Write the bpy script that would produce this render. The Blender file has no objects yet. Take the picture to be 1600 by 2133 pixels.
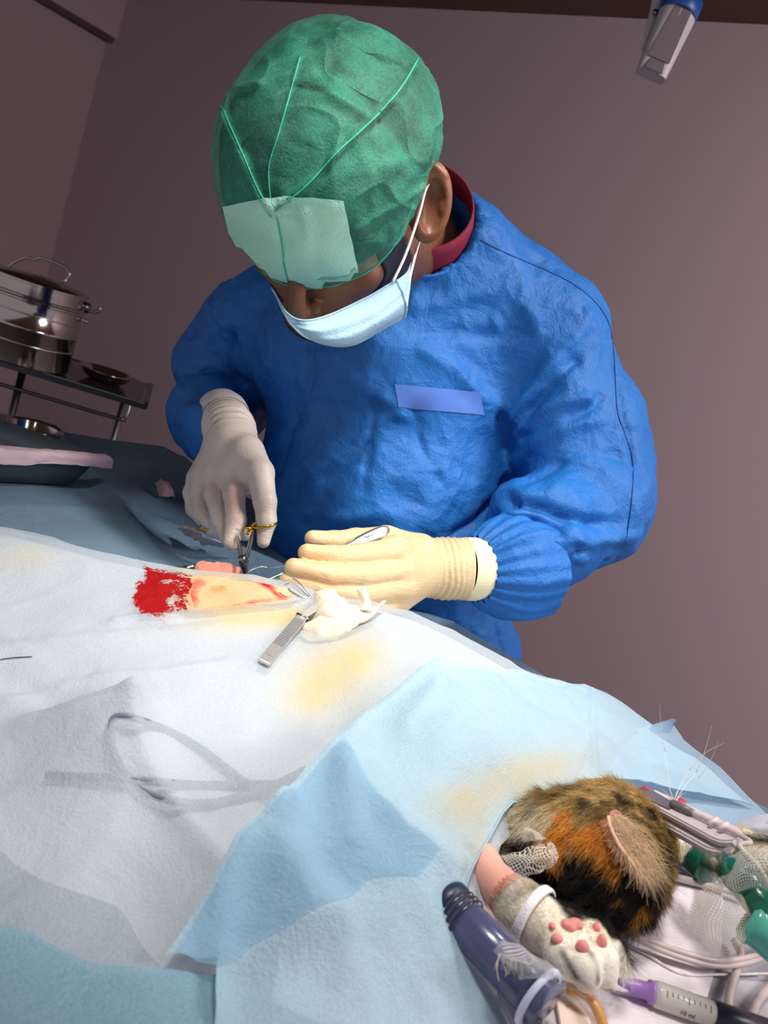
import bpy, bmesh, math, random, time
import numpy as np
from mathutils import Vector
from mathutils.bvhtree import BVHTree
from mathutils.geometry import delaunay_2d_cdt
_T0 = time.time()
random.seed(4); RNG = np.random.default_rng(4)
sc = bpy.context.scene
COL = sc.collection
def srgb(r, g, b):
    f = lambda c: (c/255/12.92) if c/255 <= .04045 else ((c/255+.055)/1.055)**2.4
    return (f(r), f(g), f(b), 1.)
# ---------------------------------------------------------------- camera
FPX = 1650.; ROLL = math.radians(20); PITCH = math.radians(12)
CAM = np.array([0, 0, 1.22]); VD = np.array([0, math.cos(PITCH), -math.sin(PITCH)])
_u0 = np.array([0, math.sin(PITCH), math.cos(PITCH)]); _r0 = np.array([1., 0, 0])
VU = math.cos(ROLL)*_u0-math.sin(ROLL)*_r0; VR = math.cos(ROLL)*_r0+math.sin(ROLL)*_u0
cd = bpy.data.cameras.new('camera'); cam = bpy.data.objects.new('camera', cd); COL.objects.link(cam)
from mathutils import Matrix
m = Matrix.Identity(4)
for i in range(3):
    m[i][0] = VR[i]; m[i][1] = VU[i]; m[i][2] = -VD[i]; m[i][3] = CAM[i]
cam.matrix_world = m
cd.sensor_fit = 'HORIZONTAL'; cd.sensor_width = 24; cd.lens = 24*FPX/1600; cd.clip_start = .02
cd.dof.use_dof = True; cd.dof.focus_distance = .74; cd.dof.aperture_fstop = 9.5
sc.camera = cam
# ---------------------------------------------------------------- light and exposure
sc.view_settings.view_transform = 'Standard'; sc.view_settings.look = 'None'
sc.view_settings.gamma = 1; sc.view_settings.use_curve_mapping = False; sc.view_settings.exposure = 0.0
w = bpy.data.worlds.new('room_light'); sc.world = w; w.use_nodes = True
w.node_tree.nodes['Background'].inputs[0].default_value = (.95, .90, 1.0, 1); w.node_tree.nodes['Background'].inputs[1].default_value = .36
cy = sc.cycles; cy.max_bounces = 6; cy.diffuse_bounces = 3; cy.glossy_bounces = 3; cy.transmission_bounces = 4; cy.transparent_max_bounces = 8
cy.caustics_reflective = False; cy.caustics_refractive = False; cy.adaptive_threshold = .05
_a = math.radians(55)
AX = np.array([-math.sin(_a), math.cos(_a), 0.]); BX = np.array([math.cos(_a), math.sin(_a), 0.]); ZX = np.array([0, 0, 1.])
def W(a, b, z): return a*AX+b*BX+z*ZX
def lamp(name, kind, loc, target, energy, color=(1, 1, 1), **kw):
    l = bpy.data.lights.new(name, kind); l.energy = energy; l.color = color
    for k, v in kw.items(): setattr(l, k, v)
    o = bpy.data.objects.new(name, l); COL.objects.link(o); o.location = loc
    o.rotation_euler = Vector(np.asarray(target)-np.asarray(loc)).to_track_quat('-Z', 'Y').to_euler()
    return o
lamp('surgical_light', 'SPOT', W(.25, .27, 2.05), W(.39, .58, .95), 62, (1, .965, .88), spot_size=math.radians(54), spot_blend=1.0, shadow_soft_size=.09)
lamp('surgical_light', 'SPOT', W(.12, 1.02, 2.1), W(.46, .66, 1.1), 26, (1, .97, .92), spot_size=math.radians(56), spot_blend=.9, shadow_soft_size=.09)
lamp('ceiling_light', 'AREA', W(-1.1, 1.3, 2.38), W(-.2, 2.3, .9), 62, (1, .93, .92), size=.9)
# ---------------------------------------------------------------- helpers
def P(px, py, z): return CAM+z*(VD+(px-800)/FPX*VR-(py-1066.5)/FPX*VU)
def PZ(px, py, z):
    v = VD+(px-800)/FPX*VR-(py-1066.5)/FPX*VU
    return CAM+v*(z-CAM[2])/v[2]
def PROJ(p):
    q = np.asarray(p)-CAM; z = q@VD
    return 800+FPX*(q@VR)/z, 1066.5-FPX*(q@VU)/z, z
def ray(px, py):
    v = VD+(px-800)/FPX*VR-(py-1066.5)/FPX*VU
    return v/np.linalg.norm(v)
def nrm(v): v = np.asarray(v, float); return v/np.linalg.norm(v)
def CV(x, y, z): return x*VR+y*VU-z*VD      # x right, y up, z towards the viewer's side
def arr_mesh(name, V, Fc, smooth=True):
    me = bpy.data.meshes.new(name)
    V = np.asarray(V, np.float32)
    if isinstance(Fc, np.ndarray):
        n, k = Fc.shape
        me.vertices.add(len(V)); me.vertices.foreach_set('co', V.ravel())
        me.loops.add(n*k); me.loops.foreach_set('vertex_index', Fc.ravel().astype(np.int32))
        me.polygons.add(n); me.polygons.foreach_set('loop_start', np.arange(0, n*k, k, dtype=np.int32))
        me.update(calc_edges=True); me.validate()
    else:
        me.from_pydata(V.tolist(), [], [list(map(int, f)) for f in Fc]); me.update()
    if smooth: me.polygons.foreach_set('use_smooth', [True]*len(me.polygons))
    return me
def link(name, me, mat=None, parent=None, label=None, cat=None, group=None, kind=None):
    o = bpy.data.objects.new(name, me); COL.objects.link(o)
    if mat is not None and me is not None: me.materials.append(mat)
    if parent is not None: o.parent = parent; o.matrix_parent_inverse = parent.matrix_world.inverted()
    if label: o['label'] = label
    if cat: o['category'] = cat
    if group: o['group'] = group
    if kind: o['kind'] = kind
    return o
def empty(name, loc, label, cat, group=None):
    o = link(name, None, None, None, label, cat, group); o.location = loc; o.empty_display_size = .02
    o.matrix_world = Matrix.Translation(Vector(loc)); return o
class MB:
    """collects vertices and faces of one part"""
    def __init__(s): s.V = []; s.F = []; s.n = 0
    def add(s, V, F):
        V = np.asarray(V, float)
        for f in F: s.F.append([int(i)+s.n for i in f])
        s.V.append(V); s.n += len(V); return s
    def tube(s, pts, r, seg=10, cap=True, flat=1., up=None):
        pts = [np.asarray(p, float) for p in pts]; n = len(pts)
        rs = r if hasattr(r, '__len__') else [r]*n
        V = []; prev = None
        for i, p in enumerate(pts):
            t = nrm(pts[min(i+1, n-1)]-pts[max(i-1, 0)])
            if prev is None:
                a = np.asarray(up if up is not None else ([0, 0, 1] if abs(t[2]) < .9 else [1, 0, 0]), float)
            else: a = prev
            a = nrm(a-t*(a@t)); b = np.cross(t, a); prev = a
            for k in range(seg):
                q = 2*math.pi*k/seg
                V.append(p+rs[i]*(math.cos(q)*a*flat+math.sin(q)*b))
        F = [(i*seg+k, i*seg+(k+1) % seg, (i+1)*seg+(k+1) % seg, (i+1)*seg+k) for i in range(n-1) for k in range(seg)]
        if cap:
            F.append(list(range(seg))[::-1]); F.append([(n-1)*seg+k for k in range(seg)])
        return s.add(V, F)
    def lathe(s, base, axis, prof, seg=40, sx=1., xdir=None, closed=False):
        axis = nrm(axis); a = np.asarray(xdir if xdir is not None else ([1, 0, 0] if abs(axis[0]) < .9 else [0, 1, 0]), float)
        a = nrm(a-axis*(a@axis)); b = np.cross(axis, a); V = []
        for r, h in prof:
            for k in range(seg):
                q = 2*math.pi*k/seg; V.append(np.asarray(base)+axis*h+a*math.cos(q)*r*sx+b*math.sin(q)*r)
        n = len(prof)
        F = [(i*seg+k, i*seg+(k+1) % seg, (i+1)*seg+(k+1) % seg, (i+1)*seg+k) for i in range(n-1) for k in range(seg)]
        if closed: F += [((n-1)*seg+k, (n-1)*seg+(k+1) % seg, (k+1) % seg, k) for k in range(seg)]
        return s.add(V, F)
    def box(s, c, ex, ey, ez):
        c, ex, ey, ez = [np.asarray(q, float) for q in (c, ex, ey, ez)]
        V = [c+i*ex+j*ey+k*ez for i in (-1, 1) for j in (-1, 1) for k in (-1, 1)]
        return s.add(V, [(0, 1, 3, 2), (4, 6, 7, 5), (0, 4, 5, 1), (2, 3, 7, 6), (0, 2, 6, 4), (1, 5, 7, 3)])
    def prism(s, pts, off):
        """closed outline of 3D points extruded by the vector off"""
        n = len(pts); V = [np.asarray(p, float) for p in pts]+[np.asarray(p, float)+off for p in pts]
        return s.add(V, [list(range(n))[::-1], [n+i for i in range(n)]]+[(i, (i+1) % n, n+(i+1) % n, n+i) for i in range(n)])
    def grid(s, G, closeu=False):
        G = np.asarray(G); a, b = G.shape[:2]
        F = [(i*b+j, i*b+j+1, ((i+1) % a)*b+j+1, ((i+1) % a)*b+j) for i in range(a if closeu else a-1) for j in range(b-1)]
        return s.add(G.reshape(-1, 3), F)
    def build(s, name, mat, parent=None, smooth=True, bevel=0, angle=None, **kw):
        V = np.concatenate(s.V)
        me = bpy.data.meshes.new(name); me.from_pydata(V.tolist(), [], s.F); me.update()
        bm = bmesh.new(); bm.from_mesh(me); bmesh.ops.recalc_face_normals(bm, faces=bm.faces)
        if bevel: bmesh.ops.bevel(bm, geom=[e for e in bm.edges if len(e.link_faces) == 2 and e.calc_face_angle(0) > .5], offset=bevel, segments=2, affect='EDGES')
        if angle is not None:
            for e in bm.edges:
                if len(e.link_faces) == 2 and e.calc_face_angle(0) > angle: e.smooth = False
        bm.to_mesh(me); bm.free()
        me.polygons.foreach_set('use_smooth', [smooth]*len(me.polygons))
        return link(name, me, mat, parent, **kw)
def spline(pts, n=8, closed=False):
    """Catmull-Rom through points"""
    p = [np.asarray(q, float) for q in pts]; N = len(p); out = []
    for i in range(N if closed else N-1):
        if closed: a, b, c, d = p[(i-1) % N], p[i], p[(i+1) % N], p[(i+2) % N]
        else: b, c = p[i], p[i+1]; a = p[i-1] if i else 2*b-c; d = p[i+2] if i+2 < N else 2*c-b
        for k in range(n):
            t = k/n; out.append(.5*(2*b+(c-a)*t+(2*a-5*b+4*c-d)*t*t+(3*b-a-3*c+d)*t**3))
    if not closed: out.append(p[-1])
    return out
def patch(ctrl, nu=8, nv=8):
    """smooth grid through a grid of control points"""
    rows = [spline(r, nv) for r in ctrl]
    cols = [spline([r[j] for r in rows], nu) for j in range(len(rows[0]))]
    return np.array(cols).transpose(1, 0, 2)
def rbf(X, Y, lam=0.):
    X = np.asarray(X, float); Y = np.asarray(Y, float); n, k = X.shape
    s = .1
    phi = lambda r: (r/s)**2*np.log(r/s+1e-9)
    D = np.linalg.norm(X[:, None]-X[None], axis=2); K = phi(D)+lam*np.eye(n)
    Q = np.c_[np.ones(n), X]; M = np.block([[K, Q], [Q.T, np.zeros((k+1, k+1))]])
    c = np.linalg.solve(M, np.r_[Y, np.zeros(k+1)])
    def f(Z):
        Z = np.asarray(Z, float); sh = Z.shape[:-1]; Z = Z.reshape(-1, k); out = np.empty(len(Z))
        for i in range(0, len(Z), 20000):
            z = Z[i:i+20000]; D = np.linalg.norm(z[:, None]-X[None], axis=2)
            out[i:i+20000] = phi(D)@c[:n]+np.c_[np.ones(len(z)), z]@c[n:]
        return out.reshape(sh)
    return f
_perm = RNG.permutation(4096)
def vnoise(p, scale=1., seed=0):
    """smooth value noise in -1..1 of an (N,3) or (N,2) array"""
    p = np.asarray(p, float)*scale
    if p.shape[-1] == 2: p = np.concatenate([p, np.zeros(p.shape[:-1]+(1,))], -1)
    i = np.floor(p).astype(int); f = p-i; f = f*f*f*(f*(f*6-15)+10); i += seed*17
    def h(a, b, c): return _perm[(_perm[(_perm[a & 4095]+b) & 4095]+c) & 4095]/2047.5-1
    r = 0
    for a in (0, 1):
        for b in (0, 1):
            for c in (0, 1):
                wgt = (f[..., 0] if a else 1-f[..., 0])*(f[..., 1] if b else 1-f[..., 1])*(f[..., 2] if c else 1-f[..., 2])
                r = r+wgt*h(i[..., 0]+a, i[..., 1]+b, i[..., 2]+c)
    return r
def ridged(p, scale, seed=0): return 1-2*np.abs(vnoise(p, scale, seed))
def facets(p, scale, seed=0):
    """distance to scattered points in the city-block metric: flat facets with sharp creases"""
    p = np.asarray(p, float)*scale; i = np.floor(p).astype(int); best = np.full(len(p), 9.)
    for a in (-1, 0, 1):
        for b in (-1, 0, 1):
            for c in (-1, 0, 1):
                j = i+(a, b, c); h = _perm[(_perm[(_perm[(j[:, 0]+seed*31) & 4095]+j[:, 1]) & 4095]+j[:, 2]) & 4095]
                o = np.stack([h & 15, (h >> 4) & 15, (h >> 8) & 15], 1)/15.; best = np.minimum(best, np.abs(j+o-p).sum(1))
    return best
def seg_dist(p, poly):
    """distance of (N,k) points to a polyline"""
    poly = np.asarray(poly, float); best = np.full(len(p), 1e9)
    for a, b in zip(poly[:-1], poly[1:]):
        ab = b-a; t = np.clip((p-a)@ab/(ab@ab+1e-12), 0, 1); best = np.minimum(best, np.linalg.norm(p-a-t[:, None]*ab, axis=1))
    return best
def in_poly(x, y, poly):
    c = np.zeros(x.shape, bool); n = len(poly); j = n-1
    for i in range(n):
        xi, yi = poly[i]; xj, yj = poly[j]
        if yi != yj: c ^= ((yi > y) != (yj > y)) & (x < (xj-xi)*(y-yi)/(yj-yi)+xi)
        j = i
    return c
# ---- signed distance shapes and their surface
def cap_(p, a, b, ra, rb=None):
    rb = ra if rb is None else rb; a = np.asarray(a); b = np.asarray(b); ab = b-a
    t = np.clip((p-a)@ab/(ab@ab+1e-12), 0, 1)
    return np.linalg.norm(p-a-t[:, None]*ab, axis=1)-(ra+(rb-ra)*t)
def ell_(p, c, r, fr=None):
    q = p-np.asarray(c)
    if fr is not None: q = q@np.array(fr).T
    r = np.asarray(r, float); k0 = np.linalg.norm(q/r, axis=1); k1 = np.linalg.norm(q/(r*r), axis=1)+1e-9
    return k0*(k0-1)/k1
def smin(a, b, k):
    h = np.clip(.5+.5*(b-a)/k, 0, 1); return b*(1-h)+a*h-k*h*(1-h)
def smax(a, b, k): return -smin(-a, -b, k)
def chain(p, pts, k=.006):
    d = None
    for (a, ra), (b, rb) in zip(pts[:-1], pts[1:]):
        c = cap_(p, a, b, ra, rb); d = c if d is None else smin(d, c, k)
    return d
def surf(f, lo, hi, h, blk=8, lip=1.25):
    """surface nets, evaluated only near the surface"""
    lo = np.asarray(lo, float); hi = np.asarray(hi, float); nb = np.ceil((hi-lo)/(h*blk)).astype(int); n = nb*blk+1
    bx = np.stack(np.meshgrid(*[np.arange(k) for k in nb], indexing='ij'), -1).reshape(-1, 3)
    d = np.concatenate([f(lo+(q+.5)*h*blk) for q in np.array_split(bx, max(1, len(bx)//50000))])
    G = np.ones(n, np.float32)
    near = np.abs(d) < lip*h*blk*.9+.002
    for q in bx[d < 0]: G[q[0]*blk:q[0]*blk+blk+1, q[1]*blk:q[1]*blk+blk+1, q[2]*blk:q[2]*blk+blk+1] = -1
    o = np.stack(np.meshgrid(*[np.arange(blk+1)]*3, indexing='ij'), -1).reshape(-1, 3)
    B = bx[near]
    for i in range(0, len(B), 400):
        bb = B[i:i+400]; idx = (bb[:, None]*blk+o[None]).reshape(-1, 3)
        G[idx[:, 0], idx[:, 1], idx[:, 2]] = f(lo+idx*h)
    s = G < 0
    c = np.zeros([k-1 for k in n], np.int8)
    for a in (0, 1):
        for b in (0, 1):
            for e in (0, 1): c += s[a:n[0]-1+a, b:n[1]-1+b, e:n[2]-1+e]
    act = np.argwhere((c > 0) & (c < 8)); vid = -np.ones([k-1 for k in n], np.int64); vid[tuple(act.T)] = np.arange(len(act))
    acc = np.zeros((len(act), 3)); cnt = np.zeros(len(act))
    cs = [np.array((a, b, e)) for a in (0, 1) for b in (0, 1) for e in (0, 1)]
    for i in range(8):
        for j in range(i+1, 8):
            if np.abs(cs[i]-cs[j]).sum() == 1:
                A_ = act+cs[i]; B_ = act+cs[j]; ga = G[tuple(A_.T)]; gb = G[tuple(B_.T)]; mm = (ga < 0) != (gb < 0)
                t = ga[mm]/(ga[mm]-gb[mm]); acc[mm] += A_[mm]+t[:, None]*(B_[mm]-A_[mm]); cnt[mm] += 1
    V = lo+(acc/cnt[:, None])*h; F = []
    for ax in range(3):
        a0 = [slice(1, -1)]*3; a0[ax] = slice(0, -1); a1 = list(a0); a1[ax] = slice(1, None)
        u, v = [(1, 2), (2, 0), (0, 1)][ax]
        s0 = s[tuple(a0)]; s1 = s[tuple(a1)]; e = np.argwhere(s0 != s1)
        if not len(e): continue
        sg = s0[tuple(e.T)]; off = np.array([1, 1, 1]); off[ax] = 0; e = e+off
        du = np.zeros(3, int); du[u] = 1; dv = np.zeros(3, int); dv[v] = 1
        q = np.stack([vid[tuple((e-du-dv).T)], vid[tuple((e-dv).T)], vid[tuple(e.T)], vid[tuple((e-du).T)]], 1)
        q[~sg] = q[~sg][:, ::-1]; F.append(q)
    F = np.concatenate(F); F = F[(F >= 0).all(1)]
    return V, F
def vnormals(V, F):
    a, b, c = V[F[:, 0]], V[F[:, 1]], V[F[:, 2]]; N = np.cross(b-a, c-a)
    if F.shape[1] == 4: N = N+np.cross(c-a, V[F[:, 3]]-a)
    out = np.zeros_like(V)
    for k in range(F.shape[1]): np.add.at(out, F[:, k], N)
    return out/(np.linalg.norm(out, axis=1)[:, None]+1e-12)
def relax(V, F, it=2, lam=.5):
    for _ in range(it):
        acc = np.zeros_like(V); cnt = np.zeros(len(V)); k = F.shape[1]
        for j in range(k):
            np.add.at(acc, F[:, j], V[F[:, (j+1) % k]]); np.add.at(acc, F[:, j], V[F[:, j-1]]); np.add.at(cnt, F[:, j], 2)
        V = V+lam*(acc/np.maximum(cnt, 1)[:, None]-V)
    return V
def subdiv(V, F):
    """one linear split of quads, smoothed"""
    n = len(V); E = np.concatenate([F[:, [i, (i+1) % 4]] for i in range(4)]); E.sort(1)
    U_, inv = np.unique(E[:, 0]*n+E[:, 1], return_inverse=True); inv = inv.ravel(); EV = (V[U_//n]+V[U_ % n])/2; m_ = len(F)
    FV = V[F].mean(1); e = [n+inv[i*m_:(i+1)*m_] for i in range(4)]; fc = n+len(U_)+np.arange(m_)
    F2 = np.concatenate([np.stack([F[:, i], e[i], fc, e[i-1]], 1) for i in range(4)])
    V2 = np.concatenate([V, EV, FV]); return relax(V2, F2, 2, .5), F2
def bvh(V, F): return BVHTree.FromPolygons([Vector(v) for v in V], [tuple(int(i) for i in f) for f in F])
def hit(tree, px, py, off=0.):
    r = ray(px, py); h = tree.ray_cast(Vector(CAM), Vector(r))
    if h[0] is None:
        return None
    return np.array(h[0])+np.array(h[1])*off*(1 if h[1].dot(Vector(r)) < 0 else -1)
def crease(V, N, tree, lines):
    """press or raise folds given as (points, depth, width)"""
    for pts, amp, wd in lines:
        q = [hit(tree, *p) for p in pts]; q = [x for x in q if x is not None]
        if len(q) < 2: continue
        q = np.array(q); lo = q.min(0)-3*wd; hi = q.max(0)+3*wd
        mm = np.where(((V > lo) & (V < hi)).all(1))[0]
        if not len(mm): continue
        d = seg_dist(V[mm], np.array(spline(list(q), 4))); V[mm] += N[mm]*(amp*np.exp(-(d/wd)**2))[:, None]
    return V
def set_col(me, name, arr):
    a = me.color_attributes.new(name, 'FLOAT_COLOR', 'POINT'); arr = np.asarray(arr, np.float32)
    if arr.shape[1] == 3: arr = np.c_[arr, np.ones(len(arr), np.float32)]
    a.data.foreach_set('color', arr.astype(np.float32).ravel())
# ---- node materials
class NT:
    def __init__(s, name):
        s.m = bpy.data.materials.new(name); s.m.use_nodes = True; s.t = s.m.node_tree; s.t.nodes.clear()
        s.out = s.t.nodes.new('ShaderNodeOutputMaterial')
    def n(s, typ, ins=None, **kw):
        x = s.t.nodes.new('ShaderNode'+typ)
        for k, v in kw.items(): setattr(x, k, v)
        for k, v in (ins or {}).items():
            if hasattr(v, 'is_linked') or hasattr(v, 'links'): s.t.links.new(v, x.inputs[k])
            else: x.inputs[k].default_value = v
        return x
    def mix(s, f, a, b, blend='MIX'):
        x = s.n('Mix', data_type='RGBA', blend_type=blend)
        for i, v in ((0, f), (6, a), (7, b)):
            if hasattr(v, 'links'): s.t.links.new(v, x.inputs[i])
            else: x.inputs[i].default_value = v
        return x.outputs[2]
    def math(s, op, a, b=None, c=None):
        x = s.n('Math', operation=op)
        for i, v in enumerate((a, b, c)):
            if v is None: continue
            if hasattr(v, 'links'): s.t.links.new(v, x.inputs[i])
            else: x.inputs[i].default_value = v
        return x.outputs[0]
    def ramp(s, f, stops):
        x = s.n('ValToRGB', {0: f}); e = x.color_ramp.elements
        while len(e) < len(stops): e.new(.5)
        for i, (p, c) in enumerate(stops): e[i].position = p; e[i].color = c
        return x.outputs[0]
    def coords(s): return s.n('TexCoord').outputs['Object']
    def noise(s, scale, detail=3, rough=.5, vec=None, dist=0.):
        return s.n('TexNoise', {'Vector': vec or s.coords(), 'Scale': scale, 'Detail': detail, 'Roughness': rough, 'Distortion': dist}).outputs[0]
    def vor(s, scale, feature='F1', vec=None, out=0):
        return s.n('TexVoronoi', {'Vector': vec or s.coords(), 'Scale': scale}, feature=feature).outputs[out]
    def bump(s, h, dist, strength=1., normal=None):
        x = s.n('Bump', {'Height': h, 'Distance': dist, 'Strength': strength})
        if normal is not None: s.t.links.new(normal, x.inputs['Normal'])
        return x.outputs[0]
    def attr(s, name): return s.n('Attribute', attribute_name=name).outputs
    def surface(s, sh): s.t.links.new(sh, s.out.inputs[0]); return s.m
    def pbr(s, color, rough=.5, metal=0., normal=None, **kw):
        x = s.n('BsdfPrincipled', {'Base Color': color, 'Roughness': rough, 'Metallic': metal})
        if normal is not None: s.t.links.new(normal, x.inputs['Normal'])
        for k, v in kw.items():
            k = k.replace('_', ' ')
            if hasattr(v, 'links'): s.t.links.new(v, x.inputs[k])
            else: x.inputs[k].default_value = v
        return x.outputs[0]
    def transl(s, sh, color, f, normal=None):
        t = s.n('BsdfTranslucent', {'Color': color})
        if normal is not None: s.t.links.new(normal, t.inputs['Normal'])
        return s.n('MixShader', {0: f, 1: sh, 2: t.outputs[0]}).outputs[0]
    def alpha(s, sh, f, color=(1, 1, 1, 1)):
        t = s.n('BsdfTransparent', {'Color': color}); return s.n('MixShader', {0: f, 1: t.outputs[0], 2: sh}).outputs[0]
def simple(name, c, rough=.5, metal=0., nscale=0, namp=.15, bump=0., bscale=200, **kw):
    t = NT(name); col = c
    if nscale:
        col = t.mix(t.noise(nscale, 4), tuple(x*(1-namp) for x in c[:3])+(1,), tuple(min(1, x*(1+namp)) for x in c[:3])+(1,))
    nr = t.bump(t.noise(bscale, 3), .001, bump) if bump else None
    return t.surface(t.pbr(col, rough, metal, nr, **kw))
# ================================================================ room
def wall_mat(name, c):
    t = NT(name); n = t.noise(1.3, 3); col = t.mix(n, c, tuple(x*.9 for x in c[:3])+(1,))
    fine = t.noise(260, 2)
    return t.surface(t.pbr(col, .55, 0, t.bump(fine, .0006, .25)))
M_WALL = wall_mat('wall_paint', srgb(196, 172, 178)); M_WALL2 = wall_mat('wall_paint_side', srgb(206, 176, 184))
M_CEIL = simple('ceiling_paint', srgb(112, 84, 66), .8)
def plate(name, c, ex, ey, ez, mat, **kw): return MB().box(c, ex, ey, ez).build(name, mat, smooth=False, **kw)
plate('wall_back', W(1.4, 2.55, 1.218), AX*3.2, BX*.05, ZX*1.218, M_WALL, kind='structure')
plate('wall_left', W(4.65, .8, 1.218), AX*.05, BX*1.7, ZX*1.218, M_WALL2, kind='structure')
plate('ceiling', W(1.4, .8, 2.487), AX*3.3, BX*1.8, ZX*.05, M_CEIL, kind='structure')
tf = NT('floor_tiles'); br = tf.n('TexBrick', {'Vector': tf.coords(), 'Color1': srgb(120, 110, 108), 'Color2': srgb(128, 118, 114), 'Mortar': srgb(80, 72, 70), 'Scale': 1., 'Mortar Size': .004, 'Brick Width': .4, 'Row Height': .4}, offset=0.)
M_FLOOR = tf.surface(tf.pbr(br.outputs[0], .35))
plate('floor', W(1.4, .8, -.05), AX*3.3, BX*1.8, ZX*.05, M_FLOOR, kind='structure')
# the shallow bulkhead high on the left wall
plate('trim_1', W(4.55, .8, 2.318), AX*.05, BX*1.7, ZX*.112, M_WALL2, kind='structure')
plate('bulkhead_shade_strip', W(4.565, .8, 2.195), AX*.035, BX*1.7, ZX*.012, simple('trim_shadow_strip', srgb(96, 78, 80), .7), kind='structure')  # dark coloured strip stands in for the shade under the bulkhead
# ================================================================ operating table
M_STEEL = simple('brushed_steel', (.62, .60, .58, 1), .22, 1., nscale=40, namp=.08)
M_DSTEEL = simple('dull_steel', (.34, .33, .33, 1), .3, 1.)
M_VINYL = simple('table_cushion_vinyl', srgb(60, 66, 74), .5)
T0, T1, N0, N1 = -.32, 1.13, .13, .885
tb = empty('operating_table', W(.45, .5, 0), 'flat operating table wholly covered by blue and white sheets', 'table')
MB().box(W((T0+T1)/2, (N0+N1)/2, .855), AX*(T1-T0)/2, BX*(N1-N0)/2, ZX*.012).build('table_top', M_STEEL, tb, smooth=False, bevel=.004)
MB().box(W((T0+T1)/2, (N0+N1)/2, .8825), AX*(T1-T0)/2*.99, BX*(N1-N0)/2*.985, ZX*.0145).build('cushion', M_VINYL, tb, smooth=False, bevel=.006)
MB().lathe(W(.45, .5, 0), ZX, [(.0, .02), (.28, .02), (.28, .05), (.08, .07), (.07, .12), (.07, .84), (.0, .84)], 32).build('pedestal', M_STEEL, tb, angle=.6)
# ================================================================ cloth materials
def cloth_mat(name, base, tint, alpha, transl, dimple=700, dstr=.35, wr=.25, stains=True, rough=.75):
    t = NT(name); co = t.coords()
    fib = t.noise(900, 4, .6, co); big = t.noise(14, 4, .55, co, .4)
    col = t.mix(big, base, tint)
    col = t.mix(t.math('MULTIPLY', fib, .25), col, (1, 1, 1, 1))
    if stains:
        at = t.attr('stain'); sp = t.n('SeparateColor', {0: at[0]}).outputs
        n1 = t.noise(120, 5, .7, co); n2 = t.noise(45, 4, .6, co)
        ye = t.math('MULTIPLY', t.math('MULTIPLY', sp[1], 1.5), t.math('ADD', t.math('MULTIPLY', n2, .9), .45))
        col = t.mix(ye, col, srgb(226, 196, 122))
        # soaked weave: dotted where thin, solid where thick
        dots = t.vor(430, 'F1', co)
        thick = t.math('ADD', sp[0], t.math('MULTIPLY', t.math('SUBTRACT', n1, .5), .9))
        pink = t.n('MapRange', {0: thick, 1: .28, 2: .52}).outputs[0]
        mask = t.n('MapRange', {0: t.math('SUBTRACT', thick, t.math('MULTIPLY', dots, .35)), 1: .22, 2: .34}).outputs[0]
        col = t.mix(t.math('MULTIPLY', pink, .45), col, srgb(226, 120, 96))
        col = t.mix(mask, col, t.mix(n1, srgb(196, 10, 22), srgb(120, 0, 6)))
    dm = t.vor(dimple, 'SMOOTH_F1', co)
    b = t.bump(dm, .0006, dstr); b = t.bump(t.noise(26, 6, .62, co, .8), .012, wr, b)
    sh = t.pbr(col, rough, 0, b, Specular_IOR_Level=.25)
    sh = t.transl(sh, col, transl, b)
    if alpha < 1:
        av = t.n('MapRange', {0: fib, 1: .3, 2: .7, 3: alpha-.07, 4: min(1, alpha+.07)}).outputs[0]
        if stains: av = t.math('MAXIMUM', av, mask)
        sh = t.alpha(sh, av)
    return t.surface(sh)
M_SHEET = cloth_mat('table_sheet_cloth', srgb(48, 98, 130), srgb(68, 120, 150), 1, .05, stains=False)
M_DRAPE = cloth_mat('pale_drape_cloth', srgb(200, 208, 216), srgb(180, 198, 216), .62, .15, 650, .5)
M_BLUE = cloth_mat('light_blue_drape_cloth', srgb(160, 206, 230), srgb(190, 220, 238), .80, .28, 560, .55, .3)
M_LINER = simple('drape_liner', srgb(222, 226, 230), .9, nscale=30)
# ================================================================ the relief of everything under the drapes
def ABof(p): p = np.asarray(p); return np.stack([p[..., 0]*AX[0]+p[..., 1]*AX[1], p[..., 0]*BX[0]+p[..., 1]*BX[1]], -1)
_ctl = [(0, 1100, .945), (130, 1130, .952), (270, 1165, .965), (400, 1190, .975), (540, 1207, .984), (640, 1232, .985), (740, 1250, .982), (830, 1270, .979), (970, 1330, .968), (1100, 1400, .955),
        (920, 1395, .990), (1010, 1402, .983), (1220, 1440, .958), (1330, 1510, .945), (1480, 1610, .922), (1560, 1680, .908),
        (250, 1290, .955), (420, 1290, .965), (620, 1290, .970), (120, 1240, .945), (0, 1230, .935), (0, 1380, .928), (0, 1600, .912), (150, 1450, .935), (265, 1465, .958), (380, 1500, .948), (330, 1620, .940),
        (200, 1650, .93), (520, 1400, .962), (700, 1370, .975), (720, 1500, .962), (560, 1550, .948), (600, 1660, .955), (700, 1580, .970), (800, 1490, .982), (480, 1790, .938), (300, 1850, .915), (420, 2000, .910),
        (100, 1850, .906), (0, 1960, .902), (200, 2030, .903), (430, 2036, .905), (330, 2100, .903), (0, 2133, .902), (600, 1900, .930), (700, 2020, .915), (560, 2133, .904), (800, 2133, .905), (960, 2133, .904),
        (1060, 2100, .905), (1020, 2030, .912), (945, 1930, .925), (985, 1800, .936), (1060, 1692, .945), (1150, 1668, .950), (1240, 1640, .952), (1340, 1642, .932), (1450, 1670, .915), (1000, 1550, .976), (850, 1650, .965),
        (1130, 1540, .968), (820, 1830, .945), (1330, 1580, .938), (1220, 1540, .956)]
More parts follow.
